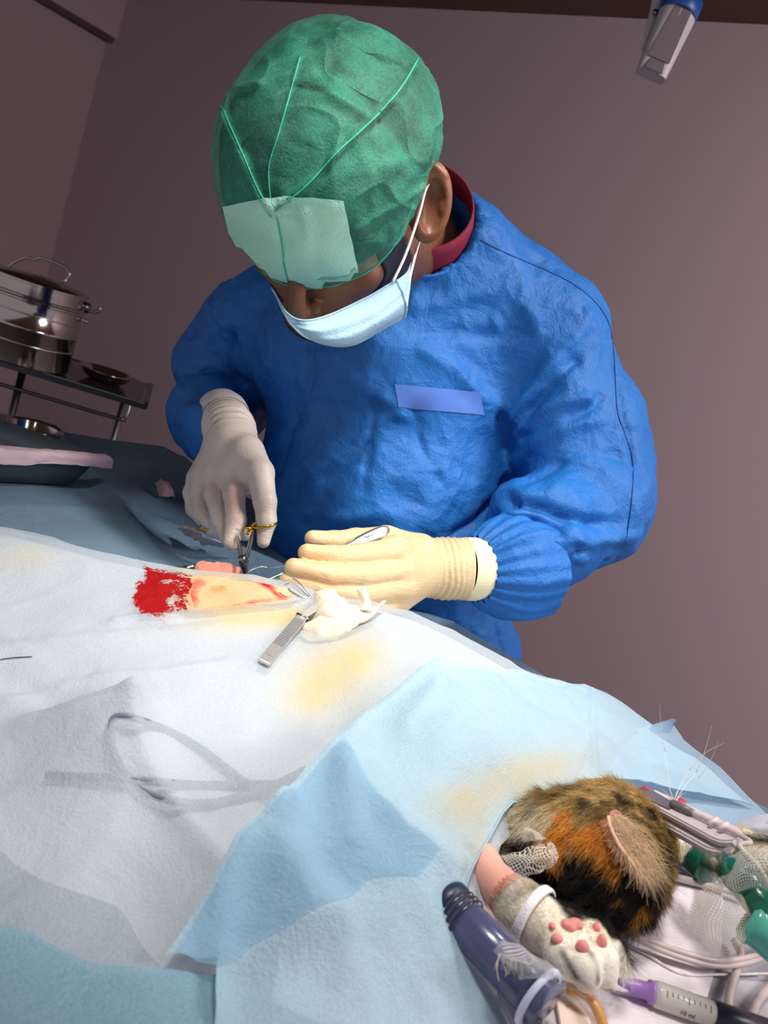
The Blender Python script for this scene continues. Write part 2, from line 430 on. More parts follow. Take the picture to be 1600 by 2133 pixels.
_X = [ABof(PZ(*c)) for c in _ctl]; _Y = [c[2] for c in _ctl]
RIDGE = [ABof(PZ(*c)) for c in _ctl[:10]]
for q, z in zip(RIDGE, [c[2] for c in _ctl[:10]]): _X += [q*1.07, q*1.16]; _Y += [z-.022, .908]
for c in _ctl[12:16]: _X.append(ABof(PZ(*c))*1.07); _Y.append(max(.902, c[2]-.018))
for a in (.58, .72, .9, 1.15): _X.append(np.array([a, .86])); _Y.append(.904)
for a, b, z in [(.8, .45, .906), (.9, .7, .904), (.6, .78, .904), (.75, .62, .904), (.85, .3, .915), (1.15, .5, .906), (.8, .25, .905), (.6, .14, .90), (.35, .12, .90), (.1, .2, .90), (.3, .89, .905), (.2, .89, .904), (.1, .89, .903), (-.1, .85, .902), (-.1, .6, .902), (-.15, .4, .902), (0, .25, .90), (1.2, .85, .904), (1.2, .2, .904)]:
    _X.append(np.array([a, b])); _Y.append(z)
_H = rbf(np.array(_X), np.array(_Y), 2e-4)
def H(ab):
    ab = np.asarray(ab, float); h = _H(ab); return np.maximum(h, .9005)
def march(px, py, zf=H, t0=.28, t1=1.5):
    r = ray(px, py); r = r/(r@VD); t = np.arange(t0, t1, .003); p = CAM+t[:, None]*r
    d = p[:, 2]-zf(ABof(p)); i = np.argmax(d < 0)
    if d[i] >= 0: return PZ(px, py, .905)
    if i == 0: return p[0]
    k = d[i-1]/(d[i-1]-d[i]); return p[i-1]+k*(p[i]-p[i-1])
def onto(px, py, off=0., zf=H):
    p = march(px, py, zf); return p+ZX*off
def fold(ab, lines):
    out = np.zeros(len(ab))
    for pts, amp, wd in lines:
        q = np.array([p if isinstance(p, np.ndarray) else ABof(march(*p)) for p in pts]); q = np.array(spline(list(q), 5))
        d = seg_dist(ab, q); out += amp*np.exp(-(d/wd)**2)
    return out
def outline(pts):
    """corners: pixel points on the relief, or table positions"""
    return [np.array(p[1:]) if p[0] == 'ab' else ABof(march(*p)) for p in pts]
def densify(poly, step):
    out = []
    for a, b in zip(poly, poly[1:]+poly[:1]):
        k = max(1, int(np.linalg.norm(b-a)/step)); out += [a+(b-a)*i/k for i in range(k)]
    return out
def sheet(name, poly, zf, step, mat, parent=None, holes=(), stain=None, jag=0., **kw):
    po = densify(poly, step); 
    pts = [np.array(p) for p in po]; nb = len(pts)
    if jag: 
        for i in range(nb): pts[i] = pts[i]+RNG.normal(0, jag, 2)
    edges = [(i, (i+1) % nb) for i in range(nb)]
    hs = []
    for h in holes:
        hp = densify(h, step); k = len(pts); pts += hp; edges += [(k+i, k+(i+1) % len(hp)) for i in range(len(hp))]; hs.append(hp)
    q = np.array(po); lo, hi = q.min(0), q.max(0)
    gx, gy = np.meshgrid(np.arange(lo[0], hi[0], step), np.arange(lo[1], hi[1], step*.87)); gx = gx+(np.arange(gx.shape[0]) % 2)[:, None]*step/2
    g = np.stack([gx.ravel(), gy.ravel()], 1); keep = in_poly(g[:, 0], g[:, 1], [tuple(p) for p in po])
    for hp in hs: keep &= ~in_poly(g[:, 0], g[:, 1], [tuple(p) for p in hp])
    g = g[keep]; bd = np.array(pts)
    dd = np.full(len(g), 1e9)
    for i in range(0, len(bd), 64): dd = np.minimum(dd, np.linalg.norm(g[:, None]-bd[None, i:i+64], axis=2).min(1))
    g = g[dd > step*.45]
    allp = [Vector(p) for p in pts]+[Vector(p) for p in g]
    vo, _, fo, _, _, _ = delaunay_2d_cdt(allp, edges, [], 2 if holes else 1, 1e-6)
    v2 = np.array([tuple(v) for v in vo]); F = np.array([tuple(f) for f in fo if len(f) == 3])
    if holes:
        c = v2[F].mean(1); kk = in_poly(c[:, 0], c[:, 1], [tuple(p) for p in pts[:nb]])
        for hp in hs: kk &= ~in_poly(c[:, 0], c[:, 1], [tuple(p) for p in hp])
        F = F[kk]
    z = zf(v2); V = v2[:, :1]*AX+v2[:, 1:]*BX+z[:, None]*ZX
    N = np.cross(V[F[:, 1]]-V[F[:, 0]], V[F[:, 2]]-V[F[:, 0]]); fl = N[:, 2] < 0; F[fl] = F[fl][:, ::-1]
    me = arr_mesh(name, V, F)
    if stain is not None: set_col(me, 'stain', stain(V))
    o = link(name, me, mat, parent, **kw); o['_n'] = len(V); del o['_n']
    return o, V, F
def hem(name, pts, zf, r, mat, parent, off=.001):
    q = [W(p[0], p[1], float(zf(np.array([p]))[0])+off) for p in pts]
    return MB().tube(q, r, 6).build(name, mat, parent)
# ---- blue sheet over the whole table, hanging over its edges
def sheet_z(ab):
    z = .9015+.0035*np.clip(ridged(ab, 7, 1), 0, 1)**2+.0025*vnoise(ab, 12, 3)
    z = z+.010*np.exp(-((ab[:, 1]-.60-.25*(ab[:, 0]-.8))/.012)**2)*(ab[:, 0] > .62)*(ab[:, 0] < 1.3)*np.clip((ab[:, 0]-.62)*8, 0, 1)
    z = z+.012*np.exp(-((ab[:, 1]-.72+.5*(ab[:, 0]-.62))/.018)**2)*np.exp(-((ab[:, 0]-.66)/.12)**2)
    return z
ua = np.linspace(T0-.30, T1+.30, 330); ub = np.linspace(N0-.30, N1+.30, 260)
Gd = np.zeros((330, 260, 3))
def hang(x, lo, hi):
    c = np.clip(x, lo, hi); over = np.abs(x-c); s = np.sign(x-c)
    r = .012; arc = np.minimum(over, r*math.pi/2); return c+s*r*np.sin(arc/r), r*(1-np.cos(arc/r))+np.maximum(over-r*math.pi/2, 0)
A_, da = hang(ua, T0, T1); B_, db = hang(ub, N0, N1)
AA, BB = np.meshgrid(A_, B_, indexing='ij'); dd_ = np.maximum(da[:, None], db[None, :])
ab = np.stack([AA.ravel(), BB.ravel()], 1); zt = sheet_z(ab)-dd_.ravel()
wob = .010*np.sin(ab[:, 0]*55+2*vnoise(ab, 4))*np.clip(dd_.ravel()/.2, 0, 1)
V = ab[:, :1]*AX+(ab[:, 1]+np.where(db[None, :].repeat(330, 0).ravel() > 0, np.sign(ab[:, 1]-.5)*(wob+.01), 0))[:, None]*BX+zt[:, None]*ZX
Fq = np.array([(i*260+j, (i+1)*260+j, (i+1)*260+j+1, i*260+j+1) for i in range(329) for j in range(259)])
link('table_sheet', arr_mesh('table_sheet', V, Fq), M_SHEET, None, 'dusky blue sheet covering the operating table, bare beside the metal tray', 'sheet')
def ztab(ab): return sheet_z(np.asarray(ab).reshape(-1, 2))
# ---- quilted absorbent pad below the cat's head
tq = NT('absorbent_pad_paper'); co = tq.coords()
mp = tq.n('Mapping', {'Vector': co, 'Rotation': (0, 0, .5), 'Scale': (90, 520, 90)}).outputs[0]
qb = tq.n('TexNoise', {'Vector': mp, 'Scale': 1., 'Detail': 3., 'Distortion': .6}).outputs[0]
b = tq.bump(qb, .0016, .8); b = tq.bump(tq.noise(55, 4, .6, co, 1.), .004, .35, b)
M_PAD = tq.surface(tq.pbr(tq.mix(tq.noise(20, 3), srgb(236, 226, 232), srgb(226, 214, 222)), .85, 0, b))
padz = lambda ab: ztab(ab)*0+.9085+.0008*vnoise(ab, 40, 5)
pz = lambda px, py: ABof(PZ(px, py, .9065))
pad_poly = [pz(1455, 2133), pz(1500, 1985), pz(1505, 1880), pz(1440, 1700), pz(1330, 1640), np.array([.22, .70]), np.array([.30, .45]), np.array([.16, .28]), pz(1000, 2300), pz(1400, 2300)]
sheet('absorbent_pad', pad_poly, padz, .006, M_PAD, label='white quilted absorbent pad lying under the cat head and paw', cat='pad')
# grey cover to the right of it
greyz = lambda ab: ztab(ab)*0+.9058+.0015*vnoise(ab, 25, 6)
M_GREY = simple('grey_cover_cloth', srgb(186, 182, 192), .8, nscale=30, bump=.2, bscale=300)
gp = [ABof(PZ(1380, 2300, .906)), ABof(PZ(1420, 1700, .906)), ABof(PZ(1480, 1660, .906)), np.array([.02, .86]), np.array([-.2, .86]), np.array([-.2, .4])]
sheet('underpad', gp, greyz, .012, M_GREY, label='smooth pale lilac grey underpad at the lower right corner of the table', cat='pad')
# ---- the long pale drape over the cat
BLOOD = [((300, 1178), (330, 1186), (365, 1192), (400, 1200), (405, 1222), (392, 1240), (395, 1268), (352, 1277), (320, 1281), (290, 1276), (283, 1256), (270, 1250), (284, 1232), (283, 1216), (302, 1205))]
def smooth_in(px, py, poly, wd):
    q = np.stack([px, py], 1); P_ = np.array(list(poly)+[poly[0]], float); d = seg_dist(q, P_)
    return np.clip(.5+np.where(in_poly(px, py, poly), d, -d)/wd, 0, 1)
def gauss(px, py, cx, cy, sx, sy, ang=0): 
    c, s = math.cos(ang), math.sin(ang); x = (px-cx)*c+(py-cy)*s; y = -(px-cx)*s+(py-cy)*c
    return np.exp(-(x/sx)**2-(y/sy)**2)
def stain_drape(V):
    px, py, _ = PROJ(V)
    b = smooth_in(px, py, BLOOD[0], 26)*.85
    b = b*(1-.62*gauss(px, py, 360, 1252, 20, 20))*(1-.5*gauss(px, py, 350, 1212, 30, 7))*(1-.35*gauss(px, py, 380, 1225, 22, 20))
    b = np.maximum(b, .45*gauss(px, py, 520, 1252, 60, 9, -.15)); b = np.maximum(b, .62*gauss(px, py, 370, 1258, 12, 9))
    b = np.maximum(b, .30*gauss(px, py, 335, 1305, 26, 22)); b = np.maximum(b, .38*gauss(px, py, 95, 1275, 6, 6))
    y = .62*gauss(px, py, 690, 1400, 85, 60, -.3)+.4*gauss(px, py, 760, 1360, 50, 40)+.55*gauss(px, py, 530, 1290, 110, 22, -.1)+.3*gauss(px, py, 640, 1460, 60, 40)
    y = y+.5*gauss(px, py, 610, 1285, 40, 20)+.25*gauss(px, py, 50, 1160, 60, 30)+.9*gauss(px, py, 450, 1235, 90, 40)
    return np.stack([b, np.clip(y, 0, 1), b*0], 1)
d_folds = [([(0, 1355), (150, 1340), (330, 1325), (520, 1300), (640, 1275)], .004, .010),
           ([(20, 1460), (180, 1420), (330, 1405), (480, 1380)], .003, .006), ([(60, 1515), (200, 1475), (260, 1462)], .006, .010),
           ([(262, 1462), (300, 1580), (370, 1700), (450, 1790)], .006, .006), ([(0, 1580), (120, 1520), (240, 1470)], .007, .014),
           ([(240, 1298), (400, 1286), (540, 1276), (640, 1264)], .0045, .006), ([(340, 1480), (400, 1600), (470, 1640)], -.003, .012),
           ([(60, 1980), (150, 1850), (190, 1750)], .003, .02), ([(0, 1400), (70, 1440), (130, 1470)], -.004, .01)]
_df = lambda ab: fold(ab, d_folds)
def zdrape(ab):
    ab = np.asarray(ab, float).reshape(-1, 2)
    wr = .0016*np.clip(ridged(ab, 9, 2), 0, 1)**3+.0009*vnoise(ab, 30, 4)+.0011*np.clip(ridged(ab, 22, 8), .3, 1)
    return H(ab)+wr+_df(ab)
dr_poly = outline([(0, 1960), (60, 1968), (120, 1998), (190, 2030), (300, 2034), (430, 2036), ('ab', .17, .34), ('ab', .12, .40), ('ab', .15, .47), ('ab', .16, .60), ('ab', .20, .74), ('ab', .25, .82)]+[('ab', *(q*1.11)) for q in RIDGE[::-1]]+[('ab', .95, .46), ('ab', 1.0, .3), ('ab', .8, .14), ('ab', .45, .12), ('ab', .30, .16)])
hole = [ABof(march(*p)) for p in [(402, 1206), (450, 1204), (500, 1210), (545, 1216), (585, 1228), (612, 1240), (598, 1252), (560, 1257), (500, 1262), (450, 1268), (405, 1270), (396, 1240)]]
drape, DV, DF = sheet('surgical_drape', dr_poly, zdrape, .0034, M_DRAPE, holes=[hole], stain=stain_drape, label='long pale blue and white surgical drape over the cat body, blood stained near the wound', cat='drape')
DT = bvh(DV, DF)
def on_drape(px, py, off=0.):
    h = hit(DT, px, py, 0); h = march(px, py) if h is None else h
    return h+ZX*off
hem('hem', [dr_poly[0]+(dr_poly[1]-dr_poly[0])*t for t in (0, .5)]+densify(dr_poly[1:6], .01)[:-14], zdrape, .0009, M_DRAPE, drape)
# ---- opaque lining below it, a second layer of cloth
lz = lambda ab: H(np.asarray(ab).reshape(-1, 2))-.007
lp = [p*1. for p in dr_poly]; cen = np.mean(lp, 0); lp = [cen+(p-cen)*.992 for p in lp]
sheet('liner', lp, lz, .010, M_LINER, drape)
# grey cable loop showing through the drape
M_CABLEB = simple('bluish_cable', srgb(112, 126, 140), .5)
lc = empty('hidden_cable', on_drape(300, 1560), 'grey cable loop showing through the pale drape at lower left', 'cable')
cl = [(100, 1605), (240, 1612), (400, 1625), (520, 1625), (620, 1622)]; c2 = [(640, 1690), (520, 1625), (420, 1550), (320, 1500), (250, 1482), (230, 1510), (240, 1560), (272, 1610), (330, 1650), (430, 1665), (540, 1640), (640, 1595)]
for c_ in (cl, c2): MB().tube([on_drape(x, y, -.0030) for x, y in spline(c_, 6)], .0024, 8).build('cable_run', M_CABLEB, lc)
# ---- light blue drape folded over the chest
b_folds = [([(540, 1800), (620, 1860), (690, 1960), (720, 2060)], .005, .012), ([(900, 1450), (850, 1540), (860, 1640), (900, 1700)], .004, .014), ([(880, 1900), (900, 2000), (890, 2100)], .004, .010), ([(770, 1640), (820, 1740), (960, 1830)], .005, .009), ([(905, 1400), (800, 1480), (700, 1565), (620, 1650), (560, 1725)], .0065, .009), ([(560, 1725), (500, 1790), (440, 1880), (350, 2020)], .006, .010),
           ([(1228, 1448), (1229, 1540), (1232, 1636)], .0035, .0028), ([(700, 1620), (760, 1700), (860, 1790), (940, 1850)], .005, .009), ([(740, 1560), (700, 1650), (730, 1760)], .004, .008),
           ([(560, 1730), (600, 1850), (640, 1960)], .006, .014), ([(480, 1800), (450, 1900), (437, 2040), (437, 2133)], .006, .008), ([(660, 1850), (760, 1870), (860, 1920)], -.004, .010),
           ([(850, 1560), (900, 1460), (930, 1400)], .004, .012), ([(700, 1950), (710, 2050), (690, 2133)], .003, .008), ([(1050, 1420), (1100, 1470), (1180, 1500)], -.003, .014)]
_bf = lambda ab: fold(ab, b_folds)
def zblue(ab):
    ab = np.asarray(ab, float).reshape(-1, 2)
    return H(ab)+.0065+.0018*np.clip(ridged(ab, 11, 12), 0, 1)**3+.0009*vnoise(ab, 35, 14)+_bf(ab)
bl_poly = outline([(330, 2028), (370, 1975), (420, 1895), (470, 1795), (520, 1755), (562, 1715), (620, 1640), (700, 1560), (760, 1510), (830, 1450), (895, 1402), (935, 1396), (1000, 1401), (1090, 1412), (1222, 1440)]) + \
    [np.array(q) for q in [(.215, .80), (.17, .83)]]+outline([(1345, 1530), (1440, 1590), (1562, 1692), (1450, 1665), (1350, 1642), (1236, 1640), (1205, 1652), (1150, 1668), (1060, 1692), (1040, 1712), (1018, 1752), (990, 1800), (962, 1860), (940, 1928), (970, 1945), (1010, 1990), (1035, 2045), (1040, 2090), (1062, 2133), (1075, 2200), (437, 2200), (437, 2037)])
def stain_blue(V):
    px, py, _ = PROJ(V)
    y = .45*gauss(px, py, 1100, 1610, 130, 45, -.25)+.35*gauss(px, py, 960, 1680, 70, 45)+.2*gauss(px, py, 1000, 1760, 60, 60)
    return np.stack([px*0, y, px*0], 1)
blue, BV, BF_ = sheet('folded_drape', bl_poly, zblue, .0034, M_BLUE, stain=stain_blue, label='light blue drape folded across the cat chest with a slanting top edge', cat='drape')
BT = bvh(BV, BF_)
hem('hem', [bl_poly[i]+(bl_poly[i+1]-bl_poly[i])*k/8 for i in range(19, 33) for k in range(8)], zblue, .0005, simple('drape_edge', srgb(150, 192, 214), .8), blue)
M_FOLD = cloth_mat('doubled_blue_cloth', srgb(112, 176, 214), srgb(134, 190, 222), .42, .2, 560, .5, .3, stains=False)
fpz = outline([(350, 2026), (385, 1972), (432, 1895), (482, 1800), (530, 1760), (575, 1720), (640, 1640), (700, 1580), (735, 1640), (770, 1700), (830, 1765), (900, 1815), (860, 1850), (760, 1850), (690, 1925), (600, 1960), (520, 1990), (470, 2040), (440, 2060)])
sheet('doubled_layer', fpz, lambda ab: zblue(ab)+.0016, .0045, M_FOLD, blue)
# darker fold of sheet in the lower left corner
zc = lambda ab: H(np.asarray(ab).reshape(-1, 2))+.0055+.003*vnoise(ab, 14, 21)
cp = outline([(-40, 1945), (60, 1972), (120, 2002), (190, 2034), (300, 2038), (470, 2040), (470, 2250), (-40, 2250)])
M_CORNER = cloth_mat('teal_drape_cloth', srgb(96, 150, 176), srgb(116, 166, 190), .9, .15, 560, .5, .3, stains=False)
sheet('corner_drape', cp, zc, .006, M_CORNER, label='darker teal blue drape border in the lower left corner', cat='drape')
# far right sheet with the curled lip, beyond the ridge
M_FAR = cloth_mat('far_blue_cloth', srgb(150, 190, 220), srgb(170, 204, 228), .85, .25, 560, .4, .2, stains=False)
zr = lambda ab: ztab(ab)*0+.912+.002*vnoise(ab, 20, 31)
fr = [ABof(PZ(*p)) for p in [(1290, 1560, .912), (1340, 1520, .912), (1395, 1500, .912), (1425, 1540, .912), (1500, 1600, .912), (1600, 1700, .912), (1580, 1760, .91), (1480, 1720, .91), (1380, 1690, .91), (1250, 1640, .91)]]
fo, _, _ = sheet('edge_sheet', fr, zr, .006, M_FAR, label='blue sheet with curled lip along the far right table edge', cat='sheet')
g = [[PZ(1325, 1518, .915), PZ(1350, 1512, .918), PZ(1380, 1503, .925), PZ(1402, 1496, .932)], [PZ(1335, 1530, .912), PZ(1360, 1524, .913), PZ(1390, 1516, .918), PZ(1408, 1500, .93)], [PZ(1345, 1536, .91), PZ(1370, 1531, .91), PZ(1396, 1524, .912), PZ(1404, 1508, .925)]]
MB().grid(patch(g, 5, 5)).build('curled_lip', M_FAR, fo)
cpz = [ABof(PZ(*p)) for p in [(1495, 1665, .914), (1540, 1650, .914), (1565, 1690, .914), (1555, 1705, .914), (1490, 1690, .914)]]
# ================================================================ the surgeon
M_SKIN = None
t = NT('brown_skin'); n = t.noise(60, 5, .6); col = t.mix(n, srgb(112, 68, 46), srgb(140, 88, 60)); M_SKIN = t.surface(t.pbr(col, .42, 0, t.bump(t.noise(1400, 3), .0003, .5), Subsurface_Weight=.25, Subsurface_Radius=(.012, .004, .002), Subsurface_Scale=.6))
M_HAIR = simple('black_hair', srgb(22, 18, 20), .55, nscale=300, namp=.5, bump=.8, bscale=900)
def gown_mat():
    t = NT('blue_gown_fabric'); co = t.coords()
    col = t.mix(t.noise(7, 4, .6, co), srgb(14, 104, 192), srgb(36, 130, 212))
    fac = t.noise(17, 5, .55, co, 1.1)
    col = t.mix(t.math('MULTIPLY', t.math('POWER', fac, 2.), .35), col, srgb(84, 138, 222))
    dm = t.vor(430, 'SMOOTH_F1', co)
    col = t.mix(t.math('MULTIPLY', dm, .5), col, srgb(18, 78, 160))
    b = t.bump(dm, .0008, .45)
    cr = t.n('TexVoronoi', {'Vector': t.mix(.10, co, t.n('TexNoise', {'Vector': co, 'Scale': 9.}).outputs[1]), 'Scale': 36.}, feature='F1', distance='MANHATTAN').outputs[0]
    b = t.bump(cr, .008, .24, b); b = t.bump(t.noise(30, 6, .6, co, 1.2), .010, .35, b)
    sh = t.pbr(col, .55, 0, b, Specular_IOR_Level=.4)
    return t.surface(t.transl(sh, col, .08, b))
M_GOWN = gown_mat()
MAN = link('person', None, None)  # replaced by the body mesh below
bpy.data.objects.remove(MAN)
# head frame: FW face forward, UP crown, LE the man's left
HC = P(690, 415, .775)
FW = nrm(CV(-.30, -.86, .42)); UPV = nrm(CV(-.10, .45, .88)); UPV = nrm(UPV-FW*(UPV@FW)); LE = np.cross(UPV, FW)
HF = [LE, FW, UPV]
def HP(l, f, u): return HC+l*LE+f*FW+u*UPV
NB = P(862, 520, 1.01)          # base of the neck
SL, SR = P(1112, 695, 1.07), P(555, 685, 1.17)      # shoulder joints
EL, ER = P(1232, 1050, 1.02), P(470, 850, 1.24)
WL, WR_ = P(985, 1186, .87), P(474, 905, .96)
CH = P(815, 760, 1.13); BL = P(778, 1040, 1.13); HI = P(888, 1370, 1.26)
def body(p):
    d = cap_(p, NB, HP(0, -.035, -.06), .062, .057)
    d = smin(d, cap_(p, SL, SR, .07, .07), .05); d = smin(d, ell_(p, CH, (.145, .145, .105)), .06)
    d = smin(d, cap_(p, CH, BL, .115, .115), .05); d = smin(d, cap_(p, BL, HI, .115, .11), .05)
    for s, e, h in ((SL, EL, WL), (SR, ER, WR_)):
        d = smin(d, cap_(p, s, e, .034, .026), .03); d = smin(d, cap_(p, e, h, .026, .020), .02)
    for q in (-1, 1):
        hp = HI+q*.09*AX-ZX*.02; kn = hp*np.array([1, 1, 0])+BX*.03+ZX*.46; an = kn*np.array([1, 1, 0])+BX*.03+ZX*.08
        d = smin(d, cap_(p, hp, kn, .08, .055), .03); d = smin(d, cap_(p, kn, an, .055, .04), .02)
        d = smin(d, cap_(p, an-ZX*.035, an-BX*.17-ZX*.045, .035, .03), .02)
    return d
def head(p):
    d = ell_(p, HP(0, -.008, .018), (.077, .098, .098), HF)                 # skull
    d = smin(d, ell_(p, HP(0, .020, -.045), (.064, .075, .072), HF), .03)       # face
    d = smin(d, ell_(p, HP(0, .062, -.098), (.030, .026, .022), HF), .03)       # chin
    for s in (-1, 1):
        d = smin(d, cap_(p, HP(.058*s, -.01, -.06), HP(.022*s, .07, -.098), .018, .014), .02)  # jaw
        d = smin(d, ell_(p, HP(.046*s, .058, -.032), (.020, .018, .014), HF), .014)  # cheekbone
        d = smin(d, cap_(p, HP(.012*s, .092, .022), HP(.042*s, .078, .018), .008, .006), .012)   # brow
        d = smax(d, -ell_(p, HP(.032*s, .098, -.003), (.019, .016, .012), HF), .010)  # socket
        d = smin(d, ell_(p, HP(.032*s, .074, -.004), (.0135, .0145, .0125), HF), .004)  # closed lid over the eye
        d = smin(d, cap_(p, HP(.021*s, .0875, -.008), HP(.043*s, .083, -.0095), .0022, .0018), .002)   # lid edge
    d = smin(d, cap_(p, HP(0, .088, .010), HP(0, .120, -.034), .008, .0095), .010)   # nose
    d = smin(d, ell_(p, HP(0, .116, -.038), (.011, .012, .010), HF), .006)
    for s in (-1, 1):
        d = smin(d, ell_(p, HP(.0125*s, .106, -.041), (.0085, .011, .008), HF), .005)
        d = smax(d, -ell_(p, HP(.007*s, .113, -.050), (.0038, .006, .004), HF), .003)
    d = smin(d, cap_(p, HP(-.018, .088, -.068), HP(.018, .088, -.068), .006), .006); d = smin(d, cap_(p, HP(-.016, .086, -.078), HP(.016, .086, -.078), .007), .006)
    d = smin(d, cap_(p, NB*.6+HP(0, -.035, -.06)*.4, HP(0, -.035, -.05), .060, .056), .02)
    for s in (-1, 1):                                                      # ears
        ua = nrm(UPV*.78-FW*.62); na = nrm(LE*s*.45+FW*.75+UPV*.45); na = nrm(na-ua*(na@ua)); ax = [na, -nrm(np.cross(na, ua))*s, ua]; c = HP(.094*s, -.022, -.008)
        e = ell_(p, c, (.008, .022, .038), ax); e = smax(e, -ell_(p, c+.008*ax[0]+.001*ax[1]-.002*ua, (.0125, .0135, .026), ax), .002)
        e = smin(e, cap_(p, c+.004*ax[0]-.012*ax[1]+.022*UPV, c+.004*ax[0]-.014*ax[1]-.012*UPV, .0045, .0035), .004)
        e = smin(e, ell_(p, c+.002*ax[0]+.012*ax[1]-.004*UPV, (.004, .004, .007), ax), .003)
        e = smin(e, chain(p, [(c+.003*ax[0]+.010*ax[1]+.026*ua, .003), (c+.005*ax[0]-.004*ax[1]+.035*ua, .0035), (c+.005*ax[0]-.016*ax[1]+.022*ua, .0035), (c+.004*ax[0]-.018*ax[1], .003), (c+.003*ax[0]-.010*ax[1]-.022*ua, .003)], .002), .002)
        e = smin(e, ell_(p, c-.028*UPV+.004*ax[1], (.005, .009, .009), ax), .005)
        d = smin(d, e, .006)
    return d
def bounds(pts, pad): q = np.array(pts); return q.min(0)-pad, q.max(0)+pad
bV, bF = surf(body, *bounds([NB, SL, SR, EL, ER, WL, WR_, HI-ZX*.88, HI+AX*.1, HI-AX*.1, HI-BX*.05], .19), .009)
hV, hF = surf(head, *bounds([HC, HP(0, -.035, -.09), NB], .145), .0021)
MAN = link('person', arr_mesh('person', np.concatenate([bV, hV]), np.concatenate([bF, hF+len(bV)])), M_SKIN, None,
           'person in a blue surgical gown, green cap and mask, bending forward over the cat', 'person')
MAN.data.materials[0] = M_SKIN
HDT = bvh(hV, hF)
# dark hair under the cap, sideburn and beard
def hairf(p):
    d = ell_(p, HP(0, -.012, .024), (.0895, .110, .110), HF)
    d = smax(d, -(((p-HP(0, .088, .0))@nrm(-FW*.8+UPV*.6))), .004)
    return d
def beardf(p):
    h = head(p)-.0028; d = h
    q = p-HC; l = np.abs(q@LE); f = q@FW; u = q@UPV
    band = np.maximum(np.maximum(u-.035, -u-.118), np.maximum(f-.052-.35*np.clip(-u-.03, 0, 1)*0-np.where(u < -.055, .06, 0), -f+.012+.25*u))
    return np.maximum(np.maximum(np.maximum(d, band), l-.080), .045-l-np.where(u < -.06, .06, 0))
V, F = surf(beardf, *bounds([HC], .14), .0025)
link('beard', arr_mesh('beard', V, F), M_HAIR, MAN)
MB().tube(spline([HP(.014, .1015, .020), HP(.03, .101, .027), HP(.050, .085, .020)], 6), [.003]*13, 8, flat=.6).build('eyebrow', M_HAIR, MAN)
MB().tube(spline([HP(-.014, .1015, .020), HP(-.03, .101, .027), HP(-.050, .085, .020)], 6), [.003]*13, 8, flat=.6).build('eyebrow', M_HAIR, MAN)
lash = MB()
for i in range(26):
    a = i/25; b0 = HP(.019+.026*a, .089-.006*a*a-.002, -.0095); lash.tube([b0, b0+FW*.004-UPV*.002+LE*.0015*a, b0+FW*.0065-UPV*.0035+LE*.004*a], [.00035, .00025, .0001], 4)
lash.build('eyelashes', M_HAIR, MAN)
# ---------------------------------------------------------------- cap
def cap_mat(name, alpha, c1, c2):
    t = NT(name); co = t.coords()
    col = t.mix(t.noise(16, 4, .6, co, .5), c1, c2)
    dm = t.vor(520, 'SMOOTH_F1', co); b = t.bump(dm, .0007, .5)
    mp = t.n('Mapping', {'Vector': co, 'Rotation': (.5, .3, .7), 'Scale': (26, 120, 26)}).outputs[0]
    b = t.bump(t.noise(1., 4, .6, mp, .6), .004, .3, b); b = t.bump(t.noise(34, 5, .6, co, 1.), .006, .25, b)
    sh = t.transl(t.pbr(col, .6, 0, b, Specular_IOR_Level=.35), col, .25, b)
    av = t.n('MapRange', {0: t.math('SUBTRACT', 1., dm), 1: .3, 2: 1., 3: alpha-.10, 4: min(1, alpha+.10)}).outputs[0]
    av = t.math('ADD', av, t.math('MULTIPLY', t.math('SUBTRACT', t.noise(11, 4, .6, co, 1.2), .5), .9))
    return t.surface(t.alpha(sh, av) if alpha < 1 else sh)
M_CAP = cap_mat('green_cap_fabric', .44, srgb(30, 150, 122), srgb(104, 214, 182))
M_CAPD = cap_mat('green_cap_seam', 1, srgb(52, 196, 160), srgb(90, 215, 180)); M_PADM = cap_mat('mint_sweat_pad', 1, srgb(176, 248, 220), srgb(206, 255, 236))
NA, NP_ = 420, 260
CC = HP(0, -.014, .020)
def brim(phi):
    """polar angle of the brim (from the crown) for an azimuth: 0 = face, 90 deg = his left"""
    c = np.cos(phi); s = np.abs(np.sin(phi))
    return math.radians(101)+math.radians(8)*c-math.radians(17)*s*(1-np.abs(c))+math.radians(26)*np.clip(-c, 0, 1)
def cap_dir(phi, th): return np.sin(th)[..., None]*(np.cos(phi)[..., None]*FW+np.sin(phi)[..., None]*LE)+np.cos(th)[..., None]*UPV
phi = np.linspace(0, 2*math.pi, NA, endpoint=False)
tt = np.linspace(0.0, 1, NP_)
PH, TT = np.meshgrid(phi, tt, indexing='ij'); TH = TT*brim(PH)
D = cap_dir(PH, TH)
rl = np.abs(np.stack([D@LE/.0945, D@FW/.121, D@UPV/.118], -1)); r0_ = 1/(rl**2.35).sum(-1)**(1/2.35)
puff = .010*np.exp(-((TH-math.radians(75))/math.radians(28))**2)*(1-.75*np.clip(np.cos(PH), 0, 1))
tuck = -.013*np.clip((TT-.86)/.14, 0, 1)**1.3*(1-.6*np.clip(np.cos(PH), 0, 1))
R_ = r0_+puff+tuck
q3 = D*3.
R_ = R_+.0032*vnoise(D, 2.2, 3)+.0026*np.clip(ridged(D, 3.3, 7), 0, 1)**2+.0010*vnoise(D, 11, 5)
pl = .0005*np.sin(PH*46+2*vnoise(D, 3, 9))*np.clip((TT-.6)/.4, 0, 1); R_ = R_+pl
G = CC+D*R_[..., None]
